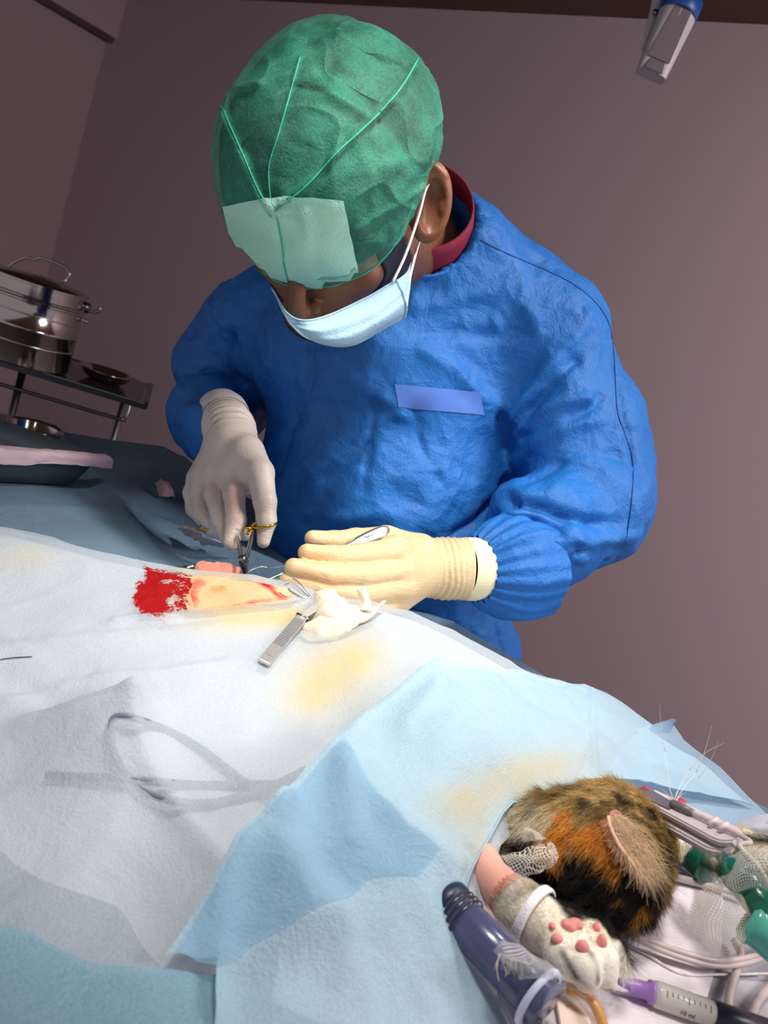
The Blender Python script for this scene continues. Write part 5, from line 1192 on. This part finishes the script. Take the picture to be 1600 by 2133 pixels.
for k in range(3): MB().lathe(b0, bx2, [(.0141, -.003+.0035*k), (.0147, -.002+.0035*k), (.0141, -.001+.0035*k)], 40).build('ridge_ring', simple('dark_ring', srgb(30, 34, 60), .3), BS)
MB().lathe(b0, bx2, [(.0142, LS*.62), (.0168, LS*.625), (.0172, LS*.64), (.0160, LS*.66), (.0142, LS*.66)], 40).build('collar', simple('frosted_collar', srgb(206, 210, 236), .4), BS)
sdn = nrm(np.cross(bx2, -VD))
for k, ch in enumerate('5.0 2.0 1.2'.split()):
    pass
# clear label strip with smudged print, left of the syringe
lb = [PZ(1035, 2030, .908+.01), PZ(1060, 2050, .92), PZ(1130, 2120, .922), PZ(1150, 2180, .92), PZ(1090, 2180, .915), PZ(1045, 2090, .915)]
PK = MB().prism(lb, -ZX*.004).build('foil_pack', simple('grey_foil_film', srgb(170, 166, 180), .3), None, smooth=False, bevel=.001, label='grey film pack with dark print beside the blue syringe, bottom edge', cat='pack')
M_INK = simple('dark_print', srgb(40, 34, 44), .6)
for k, ch in enumerate('LOT250'):
    x = 1052+k*13; y = 2060+k*13.5; text('print', ch, PZ(x+6, y, .9245), PZ(x+12, y+12, .92)-PZ(x, y, .92), VU, .006, M_INK, PK)
MB().lathe(Z(1190, 2118, .940), nrm(-VD*.6+ZX*.5), [(.0120, -.004), (.0150, 0), (.0155, .002), (.0135, .003), (.0120, 0)], 40, closed=True).build('plastic_ring', M_CLEAR, None, label='frosted clear plastic ring lying at the bottom edge on the syringe', cat='ring')
# strip of yellow film and torn tape by the paw
cloth_patch('torn_dressing', [[Z(1025, 1985, .944), Z(1045, 1970, .948), Z(1075, 1975, .948), Z(1105, 1990, .946)], [Z(1040, 2000, .944), Z(1070, 1995, .950), Z(1110, 2000, .950), Z(1150, 2010, .946)], [Z(1070, 2020, .942), Z(1105, 2020, .948), Z(1140, 2025, .948), Z(1175, 2030, .944)], [Z(1075, 2045, .940), Z(1120, 2045, .944), Z(1155, 2045, .944), Z(1180, 2045, .940)]], gauze_mat('torn_net', srgb(232, 228, 228), 26, .36), None, amp=.002, label='torn translucent net dressing hanging from the paw over the syringe', cat='dressing')
fr_ = MB()
for k in range(26):
    a_ = Z(1040+k*2.6, 1985+k*.9, .947); e_ = Z(1034+k*3.0+RNG.uniform(-8, 8), 2010+RNG.uniform(8, 34)-k*.4, .940); fr_.tube([a_, (a_+e_)/2+RNG.normal(0, .001, 3), e_], .0002, 4)
fr_.build('frayed_threads', M_SWAB, bpy.data.objects['torn_dressing'], kind='stuff')
MB().tube(spline([Z(1185, 2058, .925), Z(1215, 2068, .924), Z(1240, 2095, .922), Z(1262, 2150, .920)], 6), .0028, 12).build('yellow_tube', simple('amber_tube', srgb(206, 140, 40), .3), None, label='short amber tube under the paw at the bottom', cat='tube')
pp = [Z(1160, 2080, .915), Z(1190, 2068, .915), Z(1240, 2120, .915), Z(1290, 2200, .913), Z(1180, 2200, .913)]
MB().prism(pp, -ZX*.002).build('paper_wrap', simple('pale_pink_paper', srgb(236, 214, 200), .8), None, smooth=False, label='pale pink folded paper wrapper below the paw', cat='wrapper')
# small syringe with purple needle hub
c0, c1 = PZ(1290, 2044, .916), PZ(1355, 2068, .916); cx = nrm(PZ(1450, 2100, .916)-c0)
SY = empty('small_syringe', c1, 'small clear syringe with translucent purple needle hub at the bottom', 'syringe')
tp = NT('purple_plastic'); M_PUR = tp.surface(tp.transl(tp.pbr(srgb(196, 150, 226), .3), srgb(200, 140, 235), .35))
Lh = np.linalg.norm(c1-c0)
MB().lathe(c0, cx, [(0, 0), (.0022, 0), (.0028, Lh*.3), (.0042, Lh*.42), (.0050, Lh*.95), (.0066, Lh*.96), (.0066, Lh*1.05), (0, Lh*1.05)], 24).build('needle_hub', M_PUR, SY)
MB().tube([c0-cx*.004, c0], .0006, 8).build('needle', M_POL, SY)
tw = NT('syringe_barrel'); M_BAR = tw.surface(tw.transl(tw.pbr(srgb(228, 222, 214), .2), srgb(230, 226, 220), .3))
MB().lathe(c0+cx*(Lh*1.05), cx, [(0, 0), (.0040, 0), (.0072, .002), (.0074, .004), (.0074, .075), (0, .075)], 32).build('barrel', M_BAR, SY)
vv = nrm(-VD-cx*((-VD)@cx)); sv = np.cross(cx, vv)
if sv@VU < 0: sv = -sv
def onb(s, ang, r=.00745): return c0+cx*(Lh*1.05+s)+r*(math.cos(ang)*vv+math.sin(ang)*sv)
for k in range(9):
    l_ = .50 if k % 4 == 0 else .30
    MB().tube([onb(.006+.0034*k, .95-l_*i/5) for i in range(6)], .00025, 5).build('graduation', M_INK, SY)
text('scale_print', '10 ml', onb(.020, -.25, .0076), cx, sv, .0042, M_INK, SY)
MB().lathe(c0+cx*(Lh*1.05+.037), cx, [(.0077, 0), (.0079, .001), (.0079, .05), (.0075, .05)], 32).build('plunger_seal', simple('navy_rubber', srgb(16, 20, 36), .35), SY)
# ---------------------------------------------------------------- sensor clip and its cables
M_PLAS = simple('warm_white_plastic', srgb(218, 204, 210), .35); M_PG = simple('grey_plastic', srgb(110, 104, 112), .4); M_CAB = simple('grey_white_cable', srgb(206, 190, 188), .4)
e0 = P(1345, 1652, .585); e1 = P(1515, 1735, .520); ex = nrm(e1-e0); eu = nrm(ZX*.7-VD*.6); eu = nrm(eu-ex*(ex@eu)); ey = np.cross(eu, ex); Ls = np.linalg.norm(e1-e0)
CL = empty('sensor_clip', e0, 'long warm white plastic sensor clip behind the cat head', 'sensor')
ol = []
for a_ in np.linspace(-math.pi/2, math.pi/2, 9): ol.append(e0+ex*(Ls+.000+.011*math.cos(a_)-.002)+ey*.0115*math.sin(a_))
ol += [e0+ey*.0095, e0-ey*.0085]
MB().prism(ol, eu*-.005).build('upper_shell', M_PLAS, CL, smooth=False, bevel=.0012)
MB().prism([p-eu*.0065-ey*.0035*(1) - ex*.004 for p in ol], eu*-.006).build('lower_shell', M_PLAS, CL, smooth=False, bevel=.0014)
g_ = [e0+ex*.002-ey*.0068+eu*.001, e0+ex*.028-ey*.0062+eu*.001, e0+ex*.028+ey*.0035+eu*.001, e0+ex*.002+ey*.006+eu*.001, e0-ex*.006+ey*.003+eu*.001, e0-ex*.006-ey*.004+eu*.001]
MB().prism(g_, -eu*.003).build('grey_panel', M_PG, CL, smooth=False, bevel=.0006)
MB().tube([e0+ex*.026+eu*.0022, e0+ex*.032+eu*.0024, e0+ex*.044+eu*.0024], [.003, .0036, .0026], 14).build('strain_relief', M_PG, CL)
for s in (.062, .070): MB().box(e0+ex*s+eu*.003, ex*.0014, ey*.0042, eu*.0028).build('cable_hook', M_PLAS, CL, bevel=.0006)
M_RED = simple('red_plastic', srgb(206, 46, 74), .4)
MB().box(e0-ex*.004+ey*.001-eu*.001, ex*.004, ey*.006, eu*.002).build('red_tab', M_RED, CL, bevel=.001)
MB().lathe(e0+ex*.022+ey*.0085-eu*.004, eu, [(0, 0), (.0055, 0), (.006, .001), (.006, .003), (0, .004)], 28).build('red_button', M_RED, CL)
def PD(px, py, d): return P(px, py, d)
MB().tube(spline([e0+ex*.044+eu*.0024, e0+ex*.065+eu*.003, e0+ex*.090+eu*.002, PD(1540, 1762, .500), PD(1575, 1800, .490), PD(1600, 1842, .485), PD(1625, 1900, .48)], 8), .0017, 10).build('cable', M_CAB, CL)
MB().tube(spline([PD(1525, 1754, .505), PD(1552, 1782, .498), PD(1580, 1825, .490), PD(1608, 1870, .485), PD(1640, 1930, .48)], 8), .0016, 10).build('cable', M_CAB, CL)
# round electrode with twin cable
h0 = PZ(1293, 1932, .920); ez_ = nrm(-VD*.75+ZX*.45); dirc = nrm(PZ(1400, 1975, .915)-h0); dirc = nrm(dirc-ez_*(dirc@ez_)); dw = np.cross(ez_, dirc)
EO = empty('ear_probe', h0, 'round grey white snap probe with cable beside the cat chin', 'probe')
ol = [h0+.0082*(math.cos(a_)*dirc+math.sin(a_)*dw) for a_ in np.linspace(.6, 2*math.pi-.6, 22)]+[h0+dirc*.0140-dw*.0044, h0+dirc*.0140+dw*.0044]
M_PR = simple('lilac_white_plastic', srgb(206, 198, 214), .35)
MB().prism(ol, -ez_*.0045).build('housing', M_PR, EO, smooth=False, bevel=.0012)
MB().lathe(h0+ez_*.0003, ez_, [(.0048, 0), (.0054, .0006), (.0060, 0)], 40).build('raised_ring', M_PR, EO)
MB().tube(spline([h0+dirc*-.0015+dw*.0022+ez_*.0004, h0-dirc*.0025+dw*.0006+ez_*.0005, h0+dirc*.001-dw*.0002+ez_*.0005, h0-dirc*.002-dw*.0016+ez_*.0005, h0+dirc*.002-dw*.0024+ez_*.0004], 6), .0004, 6).build('embossed_mark', M_PG, EO)
for s in range(3): MB().box(h0+dirc*(.0135+.0016*s)-ez_*.002, dirc*.0005, dw*(.0042-.0004*s), ez_*.0022).build('grip_rib', M_PR, EO, bevel=.0003)
for dy, rr in ((0, .0019), (12, .0017)):
    pts = [(1318, 1948+dy*.4), (1370, 1966+dy*.9), (1430, 1986+dy), (1490, 2000+dy), (1550, 1996+dy), (1600, 1980+dy*.8), (1650, 1955)]
    MB().tube(spline([PZ(x, y, .918-.0015*(dy > 0)) for x, y in pts], 8), rr, 10).build('cable', M_CAB, EO)
MB().tube(spline([PZ(x, y, .912) for x, y in ((1530, 1960), (1544, 1990), (1535, 2020), (1520, 2070), (1515, 2133), (1514, 2180))], 8), .0026, 10).build('grey_tube', M_CAB, None, label='grey tube hanging down to the bottom edge below the cable', cat='tube')
MB().tube(spline([PZ(x, y, .911) for x, y in ((1640, 2030), (1600, 2060), (1575, 2090), (1562, 2133), (1558, 2180))], 8), .0028, 10).build('grey_tube', M_CAB, None, label='second grey tube curving out of the lower right corner', cat='tube')
MB().tube(spline([PZ(x, y, .910) for x, y in ((1290, 1960), (1350, 1990), (1420, 2028), (1500, 2030), (1600, 2028))], 8), .0008, 8).build('pad_crease', M_PAD, bpy.data.objects['absorbent_pad'])
# ---------------------------------------------------------------- breathing mask and hose
tgm = NT('green_silicone'); M_GRN = tgm.surface(tgm.pbr(tgm.mix(tgm.noise(20, 2), srgb(0, 96, 72), srgb(0, 112, 84)), .3, 0, None, Coat_Weight=.4))
m0 = P(1434, 1764, dn+.002); m1 = P(1488, 1800, dn-.017); mx = nrm(m1-m0); Lm = np.linalg.norm(m1-m0)
BM = empty('breathing_mask', m0, 'green breathing mask with blue rim over the cat nose', 'mask')
MB().lathe(m0, mx, [(.0125, 0), (.0150, .003), (.0170, Lm*.8), (.0185, Lm*.84), (.0185, Lm), (.0120, Lm*1.05), (.010, Lm*1.05)], 40).build('cone', M_GRN, BM)
MB().lathe(m0, mx, [(.0125, -.004), (.0155, -.003), (.0160, .001), (.0150, .003), (.0120, .002)], 40, closed=True).build('rim', simple('blue_rim', srgb(40, 84, 140), .4), BM)
hp = [m1-mx*.002, PD(1530, 1818, .490), PD(1560, 1850, .480), PD(1590, 1890, .470), PD(1640, 1960, .46)]
HS = MB().tube(spline(hp, 8), .0102, 24).build('hose', M_GRN, BM)
k0, k1 = PD(1562, 1915, .470), PD(1640, 1980, .46)
MB().lathe(k0, k1-k0, [(.0105, -.002), (.0135, .0), (.0138, .004), (.0125, .006), (.0125, .05)], 36).build('clear_sleeve', simple('sea_green_sleeve', srgb(90, 180, 160), .2), BM)
MB().tube(spline([PZ(x, y, .914) for x, y in ((1400, 1825), (1450, 1838), (1500, 1850), (1560, 1868))], 5), .0028, 10).build('white_tube', M_CAB, None, label='pair of pale tubes lying under the green mask', cat='tube')
# gauze over the hose
gz = lambda x, y, d: PD(x, y, d)
cloth_patch('hose_gauze', [[gz(1510, 1790, .490), gz(1545, 1780, .482), gz(1590, 1775, .476), gz(1650, 1775, .474)], [gz(1502, 1812, .482), gz(1545, 1805, .468), gz(1590, 1800, .462), gz(1650, 1800, .460)], [gz(1488, 1835, .482), gz(1530, 1830, .466), gz(1580, 1835, .460), gz(1650, 1845, .456)], [gz(1500, 1852, .480), gz(1535, 1855, .468), gz(1580, 1862, .462), gz(1650, 1875, .458)]], gauze_mat('fine_net', srgb(240, 236, 226), 22, .34), None, amp=.003, ns=90, uvs=(.9, 1.2), label='open weave gauze laid across the green hose', cat='gauze')
cloth_patch('loose_gauze', [[gz(1492, 1842, .480), gz(1510, 1850, .470), gz(1530, 1860, .466), gz(1540, 1872, .470)], [gz(1455, 1865, .478), gz(1490, 1880, .468), gz(1525, 1888, .464), gz(1545, 1895, .468)], [gz(1440, 1905, .474), gz(1475, 1920, .464), gz(1515, 1925, .460), gz(1545, 1925, .464)], [gz(1438, 1940, .470), gz(1470, 1955, .462), gz(1510, 1962, .458), gz(1540, 1958, .460)], [gz(1462, 1985, .464), gz(1485, 1992, .460), gz(1510, 1995, .456), gz(1530, 1985, .458)]], gauze_mat('cream_net', srgb(240, 230, 210), 26, .36), None, amp=.003, ns=90, uvs=(1.2, .8), label='cream loose gauze square hanging below the hose onto the pad', cat='gauze')
# the other foreleg tied out at the right edge
def paw2(p): 
    d = cap_(p, PD(1535, 1770, .53), PD(1680, 1810, .52), .0125, .014); return smin(d, ell_(p, PD(1542, 1768, .53), (.014, .012, .013)), .006)
V, F = surf(paw2, *bounds([PD(1520, 1765, .53), PD(1690, 1812, .52)], .03), .0016)
fp = arr_mesh('forepaw', V, F); px, py, _ = PROJ(V); bk_ = np.clip(1-np.abs(py-(1745+.12*(px-1540)))/14, 0, 1)[:, None]**.6
set_col(fp, 'fur', CRM*.92*(1-bk_)+BLK*bk_); FP2 = link('forepaw', fp, M_CAT, CAT)
f2 = np.cross(V[F[:, 1]]-V[F[:, 0]], V[F[:, 3]]-V[F[:, 0]]); f2 /= np.linalg.norm(f2, axis=1)[:, None]+1e-12; f2 *= np.sign((f2*vnormals(V, F)[F[:, 0]]).sum(1))[:, None]
rp, k = scatter(V, F, lambda c: np.ones(len(c)), 5000); c_ = np.array([x for x in (CRM*.92*(1-bk_)+BLK*bk_)[F[k, 0]]]); dd4 = f2[k]*.5-VR*.7+RNG.normal(0, .15, (5000, 3)); dd4 /= np.linalg.norm(dd4, axis=1)[:, None]
strands('forepaw_fur', rp, dd4, RNG.uniform(.002, .005, 5000), c_*RNG.uniform(.7, 1.2, (5000, 1)), .00013, parent=CAT)
cloth_patch('paw_gauze', [[gz(1500, 1728, .56), gz(1545, 1712, .56), gz(1580, 1700, .56), gz(1650, 1685, .56)], [gz(1510, 1745, .548), gz(1550, 1730, .545), gz(1590, 1722, .545), gz(1650, 1712, .545)], [gz(1505, 1770, .55), gz(1525, 1758, .55), gz(1590, 1745, .548), gz(1650, 1745, .545)]], gauze_mat('white_net', srgb(238, 228, 236), 34, .28), None, uvs=(.7, 1.2), label='white gauze tied behind the far paw at the right edge', cat='gauze')
# ================================================================ back left: tray, trolley, drum
M_TRAY = simple('grey_tray_metal', srgb(92, 104, 112), .35, .6); M_CHR = simple('chrome', (.50, .46, .42, 1), .12, 1.)
tc = PZ(224, 957, .948); ta = nrm(PZ(0, 941, .948)-tc); tbv = nrm(PZ(0, 876, .948)-tc); TR = empty('instrument_tray', tc, 'grey metal instrument tray lined with pink cloth on the blue sheet', 'tray')
def round_poly(c, e1, e2, l1, l2, r, z, inset):
    """outline of a rounded parallelogram starting near its corner c"""
    o = c+(e1+e2)*inset; l1 -= 2*inset; l2 -= 2*inset; cs = [o, o+e1*l1, o+e1*l1+e2*l2, o+e2*l2]; out = []
    for i in range(4):
        p0, p1, p2 = cs[i-1], cs[i], cs[(i+1) % 4]; a_, b_ = p1+nrm(p0-p1)*r, p1+nrm(p2-p1)*r
        for t_ in np.linspace(0, 1, 7): out.append((a_*(1-t_)**2+2*p1*t_*(1-t_)+b_*t_*t_)*np.array([1, 1, 0])+ZX*z)
    return out
rows = [round_poly(tc, ta, tbv, .26, .20, .02, z, i_) for z, i_ in ((.9485, -.004), (.950, -.002), (.950, .001), (.925, .008), (.9065, .014), (.9065, .06))]
rows2 = [round_poly(tc, ta, tbv, .26, .20, .02, z, i_) for z, i_ in ((.9065, .015), (.930, .009), (.9485, -.004))]
G = np.array(rows).transpose(1, 0, 2); MB().grid(G, closeu=True).add(np.array(round_poly(tc, ta, tbv, .26, .20, .02, .907, .055)), [list(range(28))]).build('pan', M_TRAY, TR)
cl_ = [[tc+ta*a_+tbv*b_+ZX*z for a_ in (-.002, .06, .13, .20, .25)] for b_, z in ((-.0055, .001), (.003, .0045), (.02, .001), (.10, -.022))]
cloth_patch('pink_cloth', [[p-tbv*.001-ZX*.012+ZX*.003*math.sin(i*2.) for i, p in enumerate(cl_[0])]]+cl_, simple('pink_lining', srgb(226, 194, 204), .9, nscale=40, bump=.5, bscale=400), TR, amp=.0012)
bwc = P(62, 935, 1.12)
BW = empty('steel_bowl', bwc, 'small shiny steel bowl standing inside the lined tray', 'bowl')
MB().lathe(bwc-ZX*.002, ZX, [(.0, 0), (.022, .001), (.032, .012), (.036, .034), (.038, .036), (.037, .037), (.033, .034), (.029, .013), (.0, .004)], 48).build('bowl_body', M_CHR, BW)
sc0 = P(112, 925, 1.08)
SCI = empty('ring_scissors', sc0, 'dark ringed handle of scissors in the lined tray', 'scissors')
MB().tube([sc0+VR*.012*math.cos(q)+(VD*.5+VU*.35)*.013*math.sin(q) for q in np.linspace(0, 6.283, 30)], .0016, 8, cap=False).build('finger_ring', M_DARK, SCI)
MB().tube([sc0-VR*.012, sc0-VR*.022-VU*.002, sc0-VR*.035-VU*.006], .002, 8).build('shank', M_CHR, SCI)
# trolley shelf
zs = .862; A1 = PZ(-60, 729, zs); B1 = PZ(303, 839, zs); se = nrm(B1-A1); sb_ = nrm(np.cross(ZX, se)); 
if sb_[1] < 0: sb_ = -sb_
TY = empty('trolley', (A1+B1)/2*np.array([1, 1, 0]), 'steel instrument trolley with glass top at the left', 'trolley')
Lt = np.linalg.norm(B1-A1); Dp = .34; mid = (A1+B1)/2+sb_*Dp/2-se*.12; hl = Lt/2+.12
MB().box(mid-ZX*.004, se*hl*.97, sb_*Dp/2*.97, ZX*.003).build('top_plate', simple('dark_glass_top', srgb(58, 52, 54), .12), TY, smooth=False)
for s_, e_ in ((-1, 1), (1, 1)): MB().box(mid+sb_*Dp/2*s_-ZX*.008, se*hl, sb_*.006, ZX*.009).build('top_edge', M_CHR, TY, smooth=False, bevel=.003)
for s_ in (-1, 1): MB().box(mid+se*hl*s_-ZX*.008, se*.008, sb_*Dp/2, ZX*.010).build('end_edge', M_DARK, TY, smooth=False, bevel=.003)
def tp_(s, b, z): return mid+se*s+sb_*b+ZX*(z-zs)
MB().tube(spline([tp_(-hl, -Dp/2-.012, zs-.056), tp_(0, -Dp/2-.012, zs-.056), tp_(hl*.80, -Dp/2-.012, zs-.056), tp_(hl*.88, -Dp/2-.012, zs-.052), tp_(hl*.895, -Dp/2-.008, zs-.038), tp_(hl*.895, -Dp/2, zs-.015)], 6), .0048, 12).build('rail', M_DARK, TY)
for s_, b_ in ((-.62, -.45), (.05, -.1), (-.62, .45), (.82, .45)): MB().tube([tp_(hl*s_, Dp*b_, zs-.01), tp_(hl*s_, Dp*b_, .06)], .0095, 14).build('leg', M_DSTEEL, TY)
for s_, b_ in ((-.62, -.45), (.05, -.1), (-.62, .45), (.82, .45)): MB().lathe(tp_(hl*s_, Dp*b_, .035)-se*.012, se, [(0, 0), (.030, 0), (.034, .004), (.034, .020), (.030, .024), (0, .024)], 24).build('caster', simple('caster_rubber', srgb(40, 38, 40), .6), TY)
MB().box(tp_(-.1, 0, .30), se*hl*.9, sb_*Dp*.46, ZX*.006).build('lower_shelf', M_STEEL, TY, smooth=False)
# sterilising drum
dc = P(42, 742, 1.93); dc = dc*np.array([1, 1, 0])+ZX*(zs+.001)
DR = empty('sterilising_drum', dc, 'round stainless sterilising drum with lid and wire handle on the trolley', 'drum')
MB().lathe(dc, ZX, [(0, 0), (.108, 0), (.113, .003), (.114, .006), (.114, .085), (.1165, .087), (.1165, .093), (.114, .095), (.114, .150), (.118, .152), (.118, .158), (.114, .160), (.110, .160), (.110, .01), (0, .01)], 72).build('drum_body', M_CHR, DR, angle=.9)
MB().lathe(dc+ZX*.160, ZX, [(.116, -.006), (.1185, -.004), (.1185, .002), (.115, .004), (.115, .030), (.118, .031), (.118, .035), (.110, .040), (.0, .050)], 72).build('lid', M_CHR, DR, angle=.9)
for k in range(2):
    c = dc+ZX*(.052+.07*k); MB().lathe(c, ZX, [(.1142, 0), (.1150, .001), (.1150, .003), (.1142, .004)], 72).build('band', M_STEEL, DR)
hx0, hx1 = dc+VR*-.075+ZX*.205, dc+VR*.062+ZX*.196
MB().tube(spline([hx1-VR*.01-ZX*.002, hx1, hx1+ZX*.012+VR*.008, hx1+ZX*.028-VR*.002, hx1+ZX*.042-VR*.03, (hx0+hx1)/2+ZX*.050, (hx0+hx1)/2+ZX*.047-VR*.015, hx0+ZX*.046+VR*.03, hx0+ZX*.03, hx0+ZX*.01-VR*.008, hx0], 6), .0028, 10).build('lid_handle', M_CHR, DR)
lx = nrm(VR*.9+VD*.1); lx = nrm(lx*np.array([1, 1, 0]))
MB().box(dc+lx*.117+ZX*.172, lx*.010, np.cross(ZX, lx)*.010, ZX*.012).build('latch_plate', M_DARK, DR, bevel=.002)
MB().tube(spline([dc+lx*.122+ZX*.166, dc+lx*.140+ZX*.168, dc+lx*.150+ZX*.176, dc+lx*.148+ZX*.184], 5), .0035, 10).build('latch_lever', M_DSTEEL, DR)
MB().tube([dc+lx*.116+ZX*.142, dc+lx*.126+ZX*.140, dc+lx*.126+ZX*.134], .004, 10).build('latch_hook', M_CHR, DR)
# things on the trolley top
bc0 = PZ(210, 783, zs+.014)*1; bc0 = bc0*np.array([1, 1, 0])+ZX*(zs+.001); bc0 = bc0+VD*np.array([1, 1, 0])*.03
RB = empty('round_dish', bc0, 'shallow round steel dish near the right end of the trolley', 'dish')
MB().lathe(bc0, ZX, [(0, 0), (.040, .0), (.055, .010), (.064, .024), (.067, .025), (.066, .027), (.061, .026), (.052, .013), (.038, .004), (0, .004)], 56, sx=1.).build('dish_body', M_CHR, RB)
cu = PZ(78, 738, zs)+VD*np.array([1, 1, 0])*.02; cu = cu*np.array([1, 1, 0])+ZX*(zs+.001)
CU = empty('steel_cup', cu, 'small dull steel cup in front of the drum foot', 'cup')
MB().lathe(cu, ZX, [(0, 0), (.020, 0), (.024, .006), (.026, .034), (.028, .036), (.025, .035), (.022, .008), (0, .004)], 40).build('cup_body', M_CHR, CU)
MB().tube(spline([cu+VR*.025+ZX*.03, cu+VR*.036+ZX*.03, cu+VR*.038+ZX*.018, cu+VR*.024+ZX*.012], 5), .002, 8).build('cup_handle', M_CHR, CU)
def cotf(p): return smin(smin(ell_(p, cw0, (.026, .02, .018)), ell_(p, cw0+VR*.026-ZX*.004, (.022, .018, .014)), .01), ell_(p, cw0-VR*.03, (.024, .02, .02)), .01)+.003*vnoise(p, 90, 3)
cw0 = PZ(2, 734, zs)*np.array([1, 1, 0])+ZX*(zs+.016)
V, F = surf(cotf, cw0-.08, cw0+.08, .0035); link('cotton_wool', arr_mesh('cotton_wool', V, F), simple('cotton', srgb(206, 188, 192), .95, bump=1, bscale=300), None, 'lump of pale cotton wool at the left edge of the trolley top', 'cotton')
# ================================================================ lamp arm at top right
M_ARM = simple('lamp_arm_enamel', srgb(196, 186, 190), .4); M_ARMD = simple('lamp_arm_grey', srgb(120, 106, 112), .45)
g0, g1 = P(1452, -60, 1.40), P(1355, 158, 1.40); gx = nrm(g1-g0); gs = nrm(np.cross(gx, VD)); gn = np.cross(gx, gs)
if gs@VR < 0: gs = -gs
if gn@VD > 0: gn = -gn
LA = empty('lamp_arm', g0, 'pale ceiling mounted lamp arm with blue ring hanging in at top right', 'lamp arm')
Lg = np.linalg.norm(g1-g0); rows = []
for t_, w_, h_, q_ in ((.33, .029, .027, 1.), (.36, .031, .027, 1.), (.42, .033, .027, .9), (.6, .031, .024, .6), (.8, .029, .020, .35), (1., .027, .013, .2)):
    r_ = []
    for k in range(32):
        a_ = 2*math.pi*k/32; c_, s_ = math.cos(a_), math.sin(a_); e = .35+.65*q_
        r_.append(g0+gx*Lg*t_+gs*w_*math.copysign(abs(c_)**e, c_)+gn*h_*math.copysign(abs(s_)**e, s_))
    rows.append(r_)
G = patch(rows, 5, 1).transpose(1, 0, 2)[:32]
MB().grid(G, closeu=True).add(G[:, -1], [list(range(32))]).build('arm_shell', M_ARM, LA)
MB().lathe(g0+gx*Lg*.36, gx, [(.0325, -.016), (.0345, -.014), (.0345, .014), (.0325, .016)], 40).build('blue_ring', simple('blue_ring_plastic', srgb(20, 74, 150), .4), LA)
MB().lathe(g0-gx*.10, gx, [(.024, 0), (.0262, Lg*.36+.1)], 36).build('upper_tube', M_ARM, LA)
fc = g0+gx*Lg*.93+gn*.0150
MB().prism([fc+gs*a_+gx*b_ for a_, b_ in ((-.012, -.016), (.012, -.012), (.016, .014), (-.018, .014))], gn*.0022).build('end_flap', M_ARMD, LA, smooth=False, bevel=.0008)
MB().prism([g0+gx*Lg*t_+gs*w_+gn*.0215*h_ for t_, w_, h_ in ((.42, -.012, 1.2), (.42, .018, 1.2), (.9, .020, .85), (.9, -.020, .85))], gn*.0012).build('grey_inlay', M_ARMD, LA, smooth=False)
MB().tube([P(1378, -40, 1.42), P(1366, 20, 1.42), P(1352, 60, 1.42), P(1338, 105, 1.42)], [.012, .010, .006, .002], 16).build('side_cover', M_ARM, LA)
MB().lathe(P(1365, 26, 1.405), -VD, [(0, .004), (.005, .003), (.0055, 0)], 16).build('bolt', M_DARK, LA)
